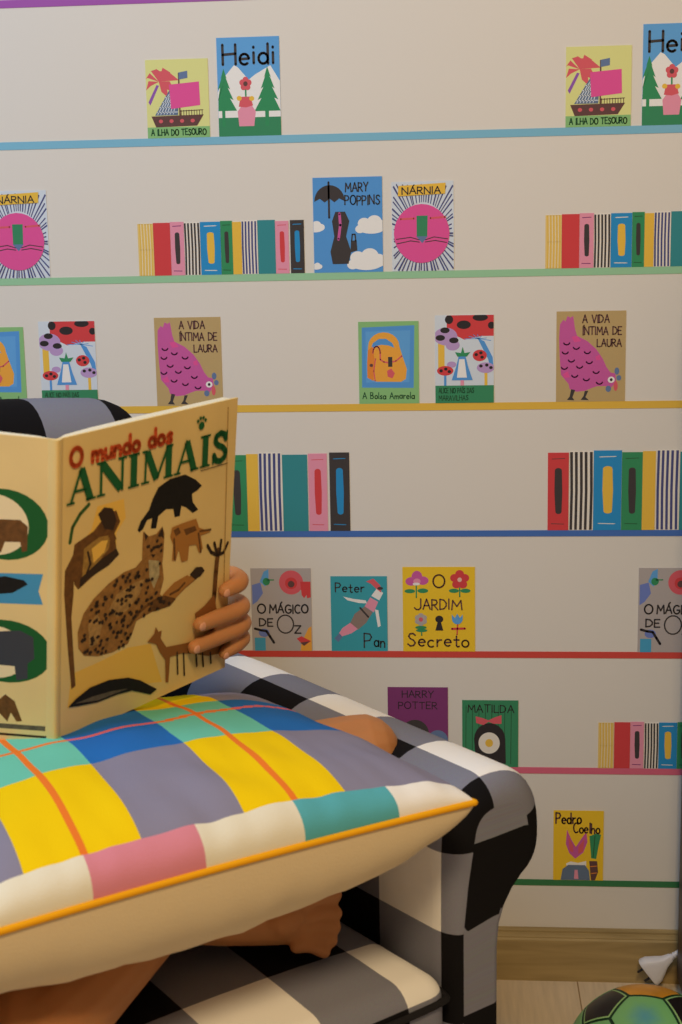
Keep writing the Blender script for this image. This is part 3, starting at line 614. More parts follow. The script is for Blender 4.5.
arm(False); arm(True)
def box_uv(offr, offf, offz):
    def f(co, n):
        r, fo, z = rel(co); nr, nf, nz = abs(n.dot(RX)), abs(n.dot(FX)), abs(n.z)
        if nz >= nr and nz >= nf: return (r+offr, fo+offf)
        if nf >= nr: return (r+offr, -z+offz)
        return (fo+offf, -z+offz)
    return f
CH = Matrix((( RX.x, -FX.x, 0, .05), (RX.y, -FX.y, 0, -.66), (0, 0, 1, 0), (0, 0, 0, 1)))     # local x = r, local y = -f
def chair_box(r0_, r1_, f0, f1, z0, z1, bev, seg=5):
    return bm_xf(bm_box((r0_, -f1, z0), (r1_, -f0, z1), bev, seg), CH)
mb = MB(); mb.add_bm(chair_box(-.615, -.095, -.73, -.012, .075, .26, .012), GH, True, box_uv(.15, .09, .2)); mb.build('seat_base', chair)
def cushion_bm(r0_, r1_, f0, f1, z0, z1, bev, dome):
    bm = bm_box((r0_, -f1, z0), (r1_, -f0, z1), bev, 6)
    bmesh.ops.subdivide_edges(bm, edges=[e for e in bm.edges if e.calc_length() > .08], cuts=8, use_grid_fill=True)
    for v in bm.verts:
        u = (v.co.x-(r0_+r1_)/2)/((r1_-r0_)/2); w = (-v.co.y-(f0+f1)/2)/((f1-f0)/2)
        if v.co.z > (z0+z1)/2: v.co.z += dome*(1-u*u)*(1-w*w)
    return bm_xf(bm, CH)
mb = MB(); mb.add_bm(cushion_bm(-.612, -.099, -.57, .022, .262, .398, .030, .018), GH, True, box_uv(.162, .09, .398+.09+.0)); sc = mb.build('seat_cushion', chair)
for zz, nm in ((.372, 'piping'), (.285, 'piping')):
    m2 = MB(); tube(m2, smoothpath([W(-.1, -.30, zz), W(-.1, -.05, zz), W(-.103, .008, zz), W(-.118, .0215, zz), W(-.2, .0235, zz), W(-.35, .0235, zz), W(-.51, .0235, zz), W(-.593, .0215, zz), W(-.608, .008, zz), W(-.611, -.05, zz), W(-.611, -.3, zz)], 5), .0042, black_piping, 8); m2.build(nm, sc)
# backrest, leaning back slightly
bm = bm_box((-.635, .585, .25), (-.072, .735, .985), .066, 7)
bmesh.ops.subdivide_edges(bm, edges=[e for e in bm.edges if e.calc_length() > .1], cuts=6, use_grid_fill=True)
for v in bm.verts:
    t = (v.co.z-.25)/.735; v.co.y += .03*t-.0; u = (v.co.x+.3535)/.2815
    if v.co.z > .6: v.co.z += .016*(1-u*u)*t-.0*abs(u)
mb = MB(); mb.add_bm(bm_xf(bm, CH), GH, True, box_uv(.245, .812, 1.095)); mb.build('backrest', chair)
leg_wood = wood('chair_leg_wood', (52, 34, 24), (74, 50, 34), (6, 6, 1))
for r, f in ((-.055, -.05), (-.655, -.05), (-.055, -.70), (-.655, -.70)):
    mb = MB(); rows = [[W(r+s*math.cos(t)*1.2, f+s*math.sin(t)*1.2, z) for t in [6.28319*(i+.5)/12 for i in range(12)]] for z, s in ((.076, .026), (.05, .025), (.0, .018))]
    mb.grid(rows, leg_wood, closed_u=True, flip=True); mb.face(rows[0], leg_wood); mb.face(rows[-1][::-1], leg_wood); mb.build('leg', chair)

# ------------------------------------------------------------------ cushion on the lap
PIL = dict(r0=-.1242, f0=.0851, z0=.6249, w=.6102, d=.4574, tt=.0700, tb=.1300, rot=.0595, tilt=-.0180, roll=-.0080, c=.0525, e=.3426)
def pil(u, v, side, extra=0.0):
    p = PIL; x = p['w']/2*u*(1-p['c']*(1-v*v))-p['w']/2; y = p['d']/2*v*(1-p['c']*(1-u*u))-p['d']/2
    h = (max(0, 1-u*u)*max(0, 1-v*v))**p['e']
    wr = .004*noise.noise((u*5, v*3.3, side*3.0))*min(1, h*2)+.0035*noise.noise((u*11, v*2.2+4, side))*max(0, v)*min(1, h*3)
    z = (p['tt'] if side > 0 else -p['tb'])*h+wr+extra*side
    ct, st = math.cos(p['tilt']), math.sin(p['tilt']); y, z = y*ct+z*st, -y*st+z*ct
    c2, s2 = math.cos(p['roll']), math.sin(p['roll']); x, z = x*c2-z*s2, x*s2+z*c2
    ca, sa = math.cos(p['rot']), math.sin(p['rot']); x, y = x*ca-y*sa, x*sa+y*ca
    return W(p['r0']+x, p['f0']+y, p['z0']+z)
def lnsp(n):   # finer near the edges
    return [math.sin((i/(n-1)*2-1)*math.pi/2) for i in range(n)]
def patchwork():
    cols = {'cream': (236, 230, 210), 'pinkc': (222, 140, 158), 'tealb': (92, 178, 190), 'whitec': (246, 242, 236), 'yellowc': (247, 208, 8), 'greyc': (140, 136, 158), 'bluec': (40, 112, 190), 'tealc': (112, 202, 178), 'navyc': (52, 92, 150)}
    return {k: mat('cloth_'+k, v, .9, bump=.25, bscale=700, spec=.12) for k, v in cols.items()}
PC = patchwork(); orange_thread = mat('cloth_orange', (240, 126, 46), .85, spec=.1); coral_thread = mat('cloth_coral', (232, 110, 110), .85, spec=.1); piping_o = mat('cushion_piping', (247, 176, 26), .8, spec=.1)
def pil_mat(u, v):
    if v > .905:                                        # border strip
        for lim, m in ((-1.08+.0, 'tealb'), (-.73, 'tealb'), (-.375, 'cream'), (-.005, 'pinkc'), (.345, 'cream'), (.70, 'tealb'), (2, 'whitec')):
            if u < lim: return PC[m]
    us = u
    ci = sum(us > b for b in (-.93, -.56, -.185, .17, .545, .93))     # 0..6
    rw = 1 if v > .245 else (2 if v > -.40 else 3 if v > -.9 else 4)
    kind = 'y' if ci in (2, 4, 0, 6) else 'g'
    if ci in (0, 6) and u > .9 and v < .9: kind = 'g'
    # thin woven lines
    oc = us-(-.37 if ci == 2 else .355)
    if ci in (2, 4) and abs(oc) < .012: return orange_thread
    if rw == 2 and abs(v+.115+.25*max(0, u-.2)) < .02: return orange_thread if kind == 'y' else coral_thread
    return PC[{('y', 1): 'yellowc', ('g', 1): 'greyc', ('y', 2): 'tealc', ('g', 2): 'bluec', ('y', 3): 'yellowc', ('g', 3): 'greyc', ('y', 4): 'cream', ('g', 4): 'pinkc'}[(kind, rw)]] if not (ci == 3 and rw == 3) else PC['navyc']
cush = thing('cushion', tuple(W(-.43, -.14, .5)), TH, label='plaid patchwork cushion in yellow, blue and teal on the lap', cat='cushion')
def with_lines(n, lines):                      # cell borders fall exactly on mesh lines
    L_ = [x for x in lnsp(n) if all(abs(x-q) > .004 for q in lines)]+list(lines)
    return sorted(L_)
US = with_lines(231, (-.93, -.56, -.382, -.358, -.185, .17, .343, .367, .545, .93, -.375, -.005, .345, .70))
VS = with_lines(191, (.905, .245, -.40, -.9))
NU, NV = len(US), len(VS)
def skew(s_, v): return s_-.075*(min(v, .9)-.9)*(1-s_*s_)**.6
mb = MB(); Pg = [[pil(skew(u, v), v, 1) for u in US] for v in VS]
base = len(mb.v)
for rw_ in Pg: mb.v += [tuple(p) for p in rw_]
for a in range(NV-1):
    for b in range(NU-1):
        m = pil_mat((US[b]+US[b+1])/2, (VS[a]+VS[a+1])/2)
        mb.f.append((a*NU+b, (a+1)*NU+b, (a+1)*NU+b+1, a*NU+b+1)); mb.m.append(mb.slot(m)); mb.uv.append([(0, 0)]*4); mb.smooth.append(True)
mb.build('front_panel', cush)
back_cloth = mat('cushion_back_cloth', (226, 206, 170), .9, bump=.3, bscale=500, spec=.12)
US2, VS2 = lnsp(61), lnsp(51)
mb = MB(); mb.grid([[pil(u, v, -1) for u in US2] for v in VS2], back_cloth); mb.build('back_panel', cush)
edge = [(u, 1) for u in US2]+[(1, v) for v in VS2[::-1]][1:]+[(u, -1) for u in US2[::-1]][1:]+[(-1, v) for v in VS2][1:]
mb = MB(); tube(mb, [pil(u, v, 1) for u, v in edge], .0036, piping_o, 8); mb.build('piping', cush)

# ------------------------------------------------------------------ open picture book
BO = (-.4491, -.2122, .6826)
b_r = WV((.9567, -.2847, .0603)).normalized(); b_v = WV((-.0136, .1634, .9865)).normalized(); b_n = b_r.cross(b_v); b_n = b_n if b_n.dot(FX) > 0 else -b_n
b_v = (b_v-b_r*b_v.dot(b_r)).normalized()
b_l = WV((-.743, -.669, 0)); b_l = (b_l-b_v*b_l.dot(b_v)).normalized(); l_n = b_v.cross(b_l); l_n = l_n if l_n.dot(FX) > 0 else -l_n
BW, BH, CT = .2734, .3321, .0028
book = thing('picture_book', tuple(W(*BO)), TH, label='large open yellowed picture book of animals held up by the reader', cat='book')
INK.update({'cover_yellow': (240, 192, 88), 'animal_brown': (134, 88, 42), 'animal_gold': (204, 156, 76), 'animal_pale': (214, 170, 104), 'leopard_pale': (212, 164, 98), 'lion_tan': (176, 118, 54), 'gazelle_brown': (146, 92, 42), 'leaf_green': (52, 92, 44), 'animal_dark': (56, 40, 28), 'animal_black': (30, 26, 24), 'leopard_tan': (190, 134, 70), 'animal_cream': (222, 200, 150), 'animal_grey': (120, 110, 90),
            'title_green': (22, 92, 48), 'title_red': (206, 84, 40), 'deep_green': (24, 92, 42), 'seal_blue': (70, 150, 196), 'animal_slate': (62, 64, 72)})
cov_m = mat('yellowed_cover', (246, 213, 142), .5, var=.12, vscale=9, spec=.35); covb_m = mat('yellowed_back_cover', (246, 216, 152), .5, var=.12, vscale=9, spec=.35)
page_m = mat('page_paper', (236, 226, 200), .8, bump=.4, bscale=900)
BOV = W(*BO)
def RP(a, b, k): return BOV+b_r*a+b_v*b+b_n*(CT+k*3e-5)
def LP(a, b, k): return BOV-l_n*0+b_l*a+b_v*b+l_n*(CT+k*3e-5)
def slab(mb, dirv, nrm, a0, a1, b0, b1, n0, n1, m):
    c = [BOV+dirv*a+b_v*b+nrm*n for n in (n0, n1) for b in (b0, b1) for a in (a0, a1)]
    for q in ((0, 2, 3, 1), (4, 5, 7, 6), (0, 1, 5, 4), (2, 6, 7, 3), (0, 4, 6, 2), (1, 3, 7, 5)): mb.face([c[i] for i in q], m)
COVER_ART = [
    ('poly', 'cover_yellow', [(0.061, 0.108), (0.079, 0.222), (0.237, 0.226), (0.385, 0.235), (0.518, 0.215), (0.594, 0.054), (0.39, 0.096), (0.158, 0.113)]),
    ('poly', 'cover_yellow', [(0.202, 0.756), (0.343, 0.756), (0.356, 0.69), (0.306, 0.648), (0.308, 0.597), (0.207, 0.579), (0.147, 0.579), (0.135, 0.657), (0.174, 0.686)]),
    ('poly', 'animal_brown', [(0.04, 0.577), (0.087, 0.629), (0.086, 0.491), (0.076, 0.417), (0.087, 0.311), (0.102, 0.176), (0.08, 0.169), (0.058, 0.319), (0.037, 0.502)]),
    ('line', 'leaf_green', 0.0045, [(0.064, 0.665), (0.076, 0.711), (0.114, 0.747), (0.158, 0.77)]),
    ('poly', 'animal_brown', [(0.087, 0.654), (0.184, 0.678), (0.253, 0.722), (0.303, 0.725), (0.326, 0.683), (0.296, 0.65), (0.308, 0.597), (0.319, 0.571), (0.268, 0.551), (0.188, 0.53), (0.109, 0.501), (0.089, 0.522), (0.074, 0.594)]),
    ('poly', 'animal_gold', [(0.136, 0.631), (0.215, 0.653), (0.275, 0.648), (0.267, 0.605), (0.207, 0.566), (0.128, 0.539)]),
    ('poly', 'cover_yellow', [(0.176, 0.623), (0.229, 0.638), (0.262, 0.634), (0.242, 0.597), (0.187, 0.573)]),
    ('line', 'animal_dark', 0.003, [(0.156, 0.615), (0.171, 0.574), (0.152, 0.546)]),
    ('poly', 'animal_brown', [(0.257, 0.66), (0.289, 0.662), (0.307, 0.629), (0.279, 0.615)]),
    ('poly', 'animal_gold', [(0.242, 0.73), (0.271, 0.728), (0.275, 0.71), (0.247, 0.71)]),
    ('poly', 'animal_dark', [(0.206, 0.73), (0.238, 0.747), (0.283, 0.735), (0.305, 0.693), (0.289, 0.662), (0.24, 0.676)]),
    ('poly', 'animal_dark', [(0.223, 0.576), (0.308, 0.597), (0.323, 0.574), (0.268, 0.548), (0.158, 0.526), (0.115, 0.504), (0.118, 0.535)]),
    ('poly', 'animal_black', [(0.422, 0.636), (0.438, 0.662), (0.483, 0.692), (0.503, 0.727), (0.534, 0.761), (0.599, 0.778), (0.689, 0.779), (0.755, 0.75), (0.794, 0.723), (0.769, 0.711), (0.735, 0.704), (0.742, 0.674), (0.777, 0.641), (0.744, 0.635), (0.701, 0.663), (0.673, 0.673), (0.666, 0.639), (0.636, 0.64), (0.625, 0.671), (0.583, 0.678), (0.539, 0.662), (0.528, 0.622), (0.497, 0.627), (0.504, 0.662), (0.474, 0.66), (0.454, 0.635), (0.433, 0.626)]),
    ('poly', 'leopard_tan', [(0.454, 0.626), (0.488, 0.602), (0.531, 0.602), (0.564, 0.622), (0.578, 0.595), (0.577, 0.542), (0.571, 0.49), (0.583, 0.433), (0.563, 0.383), (0.601, 0.354), (0.668, 0.376), (0.759, 0.415), (0.806, 0.429), (0.831, 0.412), (0.796, 0.392), (0.715, 0.369), (0.625, 0.334), (0.534, 0.332), (0.429, 0.319), (0.409, 0.283), (0.384, 0.249), (0.299, 0.241), (0.216, 0.248), (0.144, 0.269), (0.113, 0.302), (0.108, 0.358), (0.137, 0.413), (0.19, 0.452), (0.27, 0.486), (0.353, 0.507), (0.417, 0.509), (0.452, 0.528), (0.452, 0.581)]),
    ('poly', 'animal_cream', [(0.49, 0.52), (0.552, 0.504), (0.555, 0.453), (0.526, 0.412), (0.497, 0.458)]),
    ('poly', 'animal_dark', [(0.459, 0.624), (0.483, 0.603), (0.469, 0.59)]),
    ('poly', 'animal_dark', [(0.566, 0.619), (0.543, 0.6), (0.575, 0.576)]),
    ('poly', 'animal_dark', [(0.474, 0.573), (0.496, 0.572), (0.496, 0.561), (0.477, 0.562)]),
    ('poly', 'animal_dark', [(0.527, 0.563), (0.549, 0.561), (0.55, 0.55), (0.527, 0.552)]),
    ('poly', 'animal_dark', [(0.502, 0.537), (0.528, 0.532), (0.516, 0.521)]),
    ('line', 'animal_brown', 0.004, [(0.392, 0.314), (0.445, 0.349), (0.499, 0.363)]),
    ('poly', 'leopard_pale', [(0.313, 0.439), (0.408, 0.458), (0.466, 0.458), (0.442, 0.41), (0.379, 0.371), (0.316, 0.36), (0.273, 0.396)]),
    ('poly', 'leopard_pale', [(0.162, 0.371), (0.212, 0.398), (0.238, 0.352), (0.215, 0.292), (0.17, 0.29)]),
    ('poly', 'animal_brown', [(0.49, 0.337), (0.521, 0.372), (0.599, 0.375), (0.658, 0.344), (0.625, 0.327), (0.534, 0.329)]),
    ('poly', 'lion_tan', [(0.577, 0.377), (0.643, 0.406), (0.724, 0.416), (0.773, 0.391), (0.715, 0.376), (0.658, 0.347)]),
    ('poly', 'animal_dark', [(0.74, 0.415), (0.777, 0.434), (0.815, 0.427), (0.833, 0.41), (0.808, 0.395), (0.773, 0.391)]),
    ('line', 'animal_brown', 0.003, [(0.623, 0.369), (0.673, 0.374), (0.709, 0.391)]),
    ('poly', 'lion_tan', [(0.62, 0.607), (0.677, 0.61), (0.765, 0.611), (0.786, 0.575), (0.86, 0.546), (0.798, 0.544), (0.815, 0.494), (0.792, 0.482), (0.771, 0.517), (0.729, 0.522), (0.723, 0.471), (0.685, 0.471), (0.664, 0.522), (0.65, 0.484), (0.627, 0.489), (0.631, 0.545), (0.611, 0.576)]),
    ('poly', 'animal_brown', [(0.69, 0.587), (0.759, 0.587), (0.772, 0.568), (0.707, 0.563)]),
    ('poly', 'animal_brown', [(0.628, 0.596), (0.659, 0.601), (0.674, 0.579), (0.645, 0.571)]),
    ('line', 'animal_brown', 0.003, [(0.634, 0.564), (0.643, 0.491)]),
    ('line', 'animal_brown', 0.003, [(0.783, 0.555), (0.802, 0.485)]),
    ('line', 'animal_brown', 0.0025, [(0.792, 0.561), (0.859, 0.554)]),
    ('line', 'animal_brown', 0.0075, [(0.914, 0.467), (0.906, 0.391), (0.902, 0.306), (0.897, 0.249)]),
    ('line', 'animal_dark', 0.004, [(0.844, 0.499), (0.87, 0.469), (0.913, 0.449), (0.95, 0.452), (0.975, 0.483)]),
    ('line', 'animal_dark', 0.004, [(0.887, 0.5), (0.908, 0.454)]),
    ('line', 'animal_dark', 0.004, [(0.931, 0.501), (0.925, 0.455)]),
    ('poly', 'gazelle_brown', [(0.781, 0.262), (0.841, 0.277), (0.9, 0.306), (0.922, 0.244), (0.911, 0.188), (0.798, 0.201)]),
    ('poly', 'gazelle_brown', [(0.495, 0.227), (0.534, 0.247), (0.542, 0.271), (0.559, 0.249), (0.579, 0.248), (0.574, 0.221), (0.61, 0.18), (0.704, 0.167), (0.801, 0.157), (1.001, 0.136), (1.013, 0.062), (0.88, 0.076), (0.78, 0.111), (0.706, 0.132), (0.636, 0.137), (0.63, 0.044), (0.613, 0.048), (0.606, 0.133), (0.572, 0.17), (0.547, 0.207)]),
    ('line', 'animal_dark', 0.0025, [(0.678, 0.143), (0.687, 0.06)]),
    ('line', 'animal_dark', 0.0025, [(0.719, 0.129), (0.729, 0.043)]),
    ('line', 'animal_dark', 0.0025, [(0.799, 0.108), (0.808, 0.057)]),
    ('line', 'animal_dark', 0.0025, [(0.841, 0.097), (0.85, 0.045)]),
    ('line', 'animal_dark', 0.0025, [(0.892, 0.087), (0.9, 0.044)]),
    ('poly', 'animal_black', [(0.061, 0.113), (0.101, 0.131), (0.177, 0.15), (0.281, 0.148), (0.389, 0.127), (0.461, 0.097), (0.561, 0.037), (0.522, 0.028), (0.413, 0.073), (0.326, 0.083), (0.22, 0.086), (0.117, 0.102)]),
    ('poly', 'animal_grey', [(0.097, 0.116), (0.199, 0.114), (0.304, 0.103), (0.391, 0.087), (0.326, 0.089), (0.22, 0.092)]),
    ('line', 'animal_dark', 0.0009, [(0.781, 0.777), (0.948, 0.778)]),
    ('line', 'animal_gold', 0.0012, [(0.936, 0.975), (0.963, 0.292)]),
]

mb = MB(); slab(mb, b_r, b_n, .006, BW, 0, BH, 0, CT, cov_m)
k = draw(mb, COVER_ART, RP, BW, BH)
# rosettes on the spotted cat, kept inside its outline
def inside(x, y, poly):
    c = False
    for (x0, y0), (x1, y1) in zip(poly, poly[1:]+poly[:1]):
        if (y0 > y) != (y1 > y) and x < (x1-x0)*(y-y0)/(y1-y0)+x0: c = not c
    return c
cat_ = next(e[2] for e in COVER_ART if e[1] == 'leopard_tan'); rnd = random.Random(9); n_ = 0
while n_ < 130:
    x, y = rnd.uniform(.05, .62), rnd.uniform(.15, .75)
    if inside(x-.012, y, cat_) and inside(x+.012, y, cat_) and not (.33 < x < .5 and y > .5):
        mb.face([RP(x*BW+.0035*rnd.uniform(.5, 1)*math.cos(t*1.05), y*BH+.0026*rnd.uniform(.6, 1.1)*math.sin(t*1.05), k+1) for t in range(6)], mat('ink_animal_dark', INK['animal_dark'], .85)); n_ += 1
fc = mb.build('front_cover', book)
mb = MB(); text(mb, 'O mundo dos', .060*BW, .905*BH, .056*BH, .0050, mat('ink_title_red', INK['title_red'], .6), RP, k+3, width=.54*BW)
SER = {'A': (.82, [(.07, [(.08, 0), (.40, 1)]), (.20, [(.40, .96), (.68, 0)]), (.06, [(.2, .34), (.56, .34)]), (.05, [(-.04, .02), (.2, .02)]), (.05, [(.54, .02), (.84, .02)])]),
 'N': (.92, [(.08, [(.13, 0), (.13, 1)]), (.21, [(.16, .95), (.76, .06)]), (.08, [(.80, 0), (.80, 1)]), (.05, [(0, .02), (.26, .02)]), (.05, [(0, .98), (.22, .98)]), (.05, [(.66, .98), (.94, .98)])]),
 'I': (.40, [(.21, [(.2, 0), (.2, 1)]), (.05, [(.02, .02), (.38, .02)]), (.05, [(.02, .98), (.38, .98)])]),
 'M': (1.1, [(.07, [(.13, 0), (.15, 1)]), (.2, [(.18, .96), (.52, .05)]), (.07, [(.53, .05), (.88, .98)]), (.21, [(.92, 0), (.92, 1)]), (.05, [(0, .02), (.27, .02)]), (.05, [(.02, .98), (.2, .98)]), (.05, [(.76, .02), (1.08, .02)]), (.05, [(.86, .98), (1.06, .98)])]),
 'S': (.62, [(.15, [(.5, .74), (.44, .9), (.3, .96), (.14, .88), (.11, .72), (.22, .58), (.4, .48), (.52, .32), (.48, .14), (.32, .04), (.15, .1), (.08, .28)]), (.06, [(.54, .98), (.53, .72)]), (.06, [(.05, .02), (.05, .3)])])}
x = .048*BW; hh = .108*BH; tg = mat('ink_title_green', INK['title_green'], .6); tot = sum(SER[c][0]+.05 for c in 'ANIMAIS')-.05; sx = (.947-.046)*BW/tot
for c in 'ANIMAIS':
    for wv, pts in SER[c][1]: ribbon(mb, [(x+a*sx, .788*BH+b*hh) for a, b in pts], wv*sx, tg, RP, k+4, round_=(c == 'S'))
    x += (SER[c][0]+.05)*sx
for dx, dy, rr in ((0, 0, .0048), (-.0062, .006, .0021), (-.002, .0088, .0021), (.0026, .0086, .0021), (.0064, .0055, .0021)):
    mb.face([RP(.774*BW+dx+rr*math.cos(t*.628), .934*BH+dy+rr*math.sin(t*.628), k+3) for t in range(10)], tg)
mb.build('title', fc)
# back cover with two green rings, a blue patch and small animals
mb = MB(); slab(mb, b_l, l_n, .006, BW, 0, BH, 0, CT, covb_m)
def lp(X, Y): px, py = X/2.623, 380+Y/2.623; return ((49-px)*.00103, (741-py)*.001118)
art = []
def ring(cx, cy, rx, ry, dx, dy, s):
    m1, m2 = mat('ink_deep_green', INK['deep_green'], .6), mat('ink_cov', (240, 220, 178), .6)
    for mm, kx, ky, ox, oy, k_ in ((m1, 1, 1, 0, 0, 2), (m2, s, s+.08, dx, dy, 3)):
        P_ = [lp(cx+ox+rx*kx*math.cos(t*.2094), cy+oy+ry*ky*math.sin(t*.2094)) for t in range(30)]
        mb.face([LP(a, b, k_) for a, b in P_], mm)
ring(-2, 385, 116, 88, -26, 2, .78); ring(2, 708, 122, 82, -34, 4, .76)
def lpoly(c, pts, k_=4): mb.face([LP(*lp(*q), k_) for q in pts], mat('ink_'+c, INK[c], .6))
lpoly('animal_brown', [(-70, 400), (-40, 375), (0, 372), (40, 370), (60, 385), (58, 445), (45, 450), (40, 425), (0, 428), (-10, 455), (-25, 455), (-30, 425), (-60, 450), (-70, 440)])
lpoly('seal_blue', [(-130, 510), (-20, 508), (100, 500), (88, 545), (100, 578), (-20, 585), (-130, 580)], 2); lpoly('animal_black', [(-90, 560), (-50, 525), (0, 514), (50, 520), (60, 530), (20, 555), (-40, 565)], 3)
lpoly('animal_slate', [(-95, 700), (-60, 665), (0, 655), (40, 650), (75, 665), (78, 720), (60, 735), (60, 775), (30, 782), (25, 745), (-30, 745), (-35, 780), (-65, 780), (-75, 740)])
lpoly('animal_brown', [(-60, 880), (-30, 850), (0, 822), (25, 838), (45, 890), (30, 893), (15, 870), (5, 895), (-20, 870), (-50, 895)], 2); lpoly('animal_grey', [(-130, 905), (108, 898), (108, 911), (-130, 918)], 2); lpoly('animal_dark', [(-150, 930), (130, 924), (130, 930), (-150, 937)], 2)
mb.build('back_cover', book)
# rounded spine joining both covers
mb = MB(); rows = []
p0 = BOV+b_l*.007+l_n*CT; p3 = BOV+b_r*.007+b_n*CT; pm = BOV+(l_n+b_n).normalized()*(CT+.0038)
pts = [p0, p0.lerp(pm, .55)+(l_n)*.0010, pm, p3.lerp(pm, .55)+(b_n)*.0010, p3]; back = [BOV+b_l*.007, BOV, BOV+b_r*.007]
sp_pts = smoothpath(pts, 4)
mb.grid([[q for q in sp_pts], [q+b_v*BH for q in sp_pts]], cov_m, flip=True)
for s_ in (0, BH): mb.face([q+b_v*s_ for q in sp_pts]+[q+b_v*s_ for q in back[::-1]], cov_m)
mb.grid([[q for q in back], [q+b_v*BH for q in back]], cov_m)
mb.build('spine', book)
# two page blocks inside the covers
for dv, nv in ((b_r, b_n), (b_l, l_n)):
    mb = MB(); P_ = []
    for b in (.004, BH-.0012):
        P_.append([BOV+dv*a-nv*t+b_v*b for a, t in ((.004, .0005), (BW-.008, .0005), (BW-.006, .006), (BW-.009, .0125), (.15, .0135), (.06, .0125), (.02, .009), (.006, .003))])
    mb.grid(P_, page_m, smooth=False, closed_u=True); mb.face(P_[0], page_m); mb.face(P_[1][::-1], page_m); mb.build('page_block', book)

# ------------------------------------------------------------------ the reader
skin = mat('skin', (206, 142, 92), .55, var=.10, vscale=25, spec=.3, sss=.25)
nail_m = mat('fingernail', (224, 164, 136), .35)
def sphere_rows(c, rx, ry, rz, ax=None, n=16, m=10):
    """closed ellipsoid; ax = three orthonormal axes"""
    ax = ax or (Vector((1, 0, 0)), Vector((0, 1, 0)), Vector((0, 0, 1)))
    return [[c+ax[0]*(rx*math.sin(b)*math.cos(a))+ax[1]*(ry*math.sin(b)*math.sin(a))+ax[2]*(rz*math.cos(b)) for a in [6.28319*i/n for i in range(n)]] for b in [math.pi*(j+.02)/(m+.04) for j in range(m+1)]]
class Flesh:
    def __init__(s): s.mb = MB()
    def ell(s, c, rx, ry, rz, ax=None):
        R_ = sphere_rows(Vector(c), rx, ry, rz, ax); s.mb.grid(R_, skin, closed_u=True); s.mb.face(R_[0][::-1], skin); s.mb.face(R_[-1], skin)
    def limb(s, pts, rads, n=14, sub=5):
        """tapered round limb through the joints with rounded ends"""
        P_ = smoothpath(pts, sub); rr = []
        for i in range(len(rads)-1): rr += [rads[i]+(rads[i+1]-rads[i])*k/sub for k in range(sub)]
        rr.append(rads[-1])
        d0 = (P_[0]-P_[1]).normalized(); d1 = (P_[-1]-P_[-2]).normalized()
        cap0 = [(P_[0]+d0*rr[0]*math.sin(a), rr[0]*math.cos(a)) for a in (1.45, 1.15, .8, .4)]; cap1 = [(P_[-1]+d1*rr[-1]*math.sin(a), rr[-1]*math.cos(a)) for a in (.4, .8, 1.15, 1.45)]
        allp = cap0+list(zip(P_, rr))+cap1
        tube(s.mb, [q for q, _ in allp], [max(.0008, t) for _, t in allp], skin, n)
def w_(r, f, z): return W(r, f, z)
fl = Flesh()
PELV, BELLY, CHEST, NECK, HEAD = (-.39, -.37, .475), (-.39, -.415, .57), (-.395, -.455, .68), (-.40, -.462, .775), (-.40, -.432, .862)
tor_ax = (RX, FX, UP)
fl.ell(w_(*PELV), .130, .095, .085, tor_ax); fl.ell(w_(*BELLY), .112, .082, .10, tor_ax); fl.ell(w_(*CHEST), .122, .080, .105, tor_ax)
fl.limb([w_(-.27, -.46, .715), w_(-.395, -.468, .735), w_(-.52, -.46, .715)], [.046, .055, .046])
fl.limb([w_(-.40, -.472, .72), w_(*NECK), w_(-.40, -.450, .82)], [.05, .040, .042])
# head: skull, jaw, nose, ears, brow and lips, tipped down to the page
face_d = (FX*.94-UP*.34).normalized(); head_r = RX; head_u = head_r.cross(face_d); head_u = head_u if head_u.z > 0 else -head_u
HC = w_(*HEAD)
def hp(a, b, c): return HC+head_r*a+face_d*b+head_u*c
hax = (head_r, face_d, head_u)
fl.ell(hp(0, -.008, .015), .070, .082, .080, hax); fl.ell(hp(0, .022, -.035), .050, .052, .052, hax); fl.ell(hp(0, .05, -.066), .022, .02, .02, hax)
fl.ell(hp(0, .076, -.022), .010, .014, .011, hax); fl.limb([hp(0, .07, .006), hp(0, .078, -.016)], [.007, .009], 8)
for s in (-1, 1):
    fl.ell(hp(.070*s, -.008, -.012), .009, .016, .024, hax); fl.ell(hp(.032*s, .055, -.03), .022, .02, .02, hax); fl.ell(hp(.027*s, .064, .02), .02, .012, .008, hax)
fl.ell(hp(0, .070, -.045), .016, .009, .0045, hax); fl.ell(hp(0, .068, -.0525), .014, .009, .005, hax)
# legs: the sitter's left knee leans on the chair arm, the right leg is folded with its foot on the seat
KL, AL = (-.072, -.172, .596), (-.36, -.225, .440)
fl.limb([w_(-.31, -.35, .482), w_(-.205, -.255, .555), w_(*KL)], [.075, .062, .047]); fl.limb([w_(*KL), w_(-.20, -.18, .525), w_(*AL)], [.045, .046, .032])
fl.limb([w_(-.36, -.225, .44), w_(-.43, -.20, .428), w_(-.48, -.18, .42)], [.032, .028, .022])
KR, AR = (-.600, -.040, .448), (-.345, -.165, .482)
fl.limb([w_(-.47, -.35, .482), w_(-.53, -.19, .48), w_(*KR)], [.075, .064, .052]); fl.limb([w_(*KR), w_(-.50, -.085, .462), w_(*AR)], [.050, .044, .030])
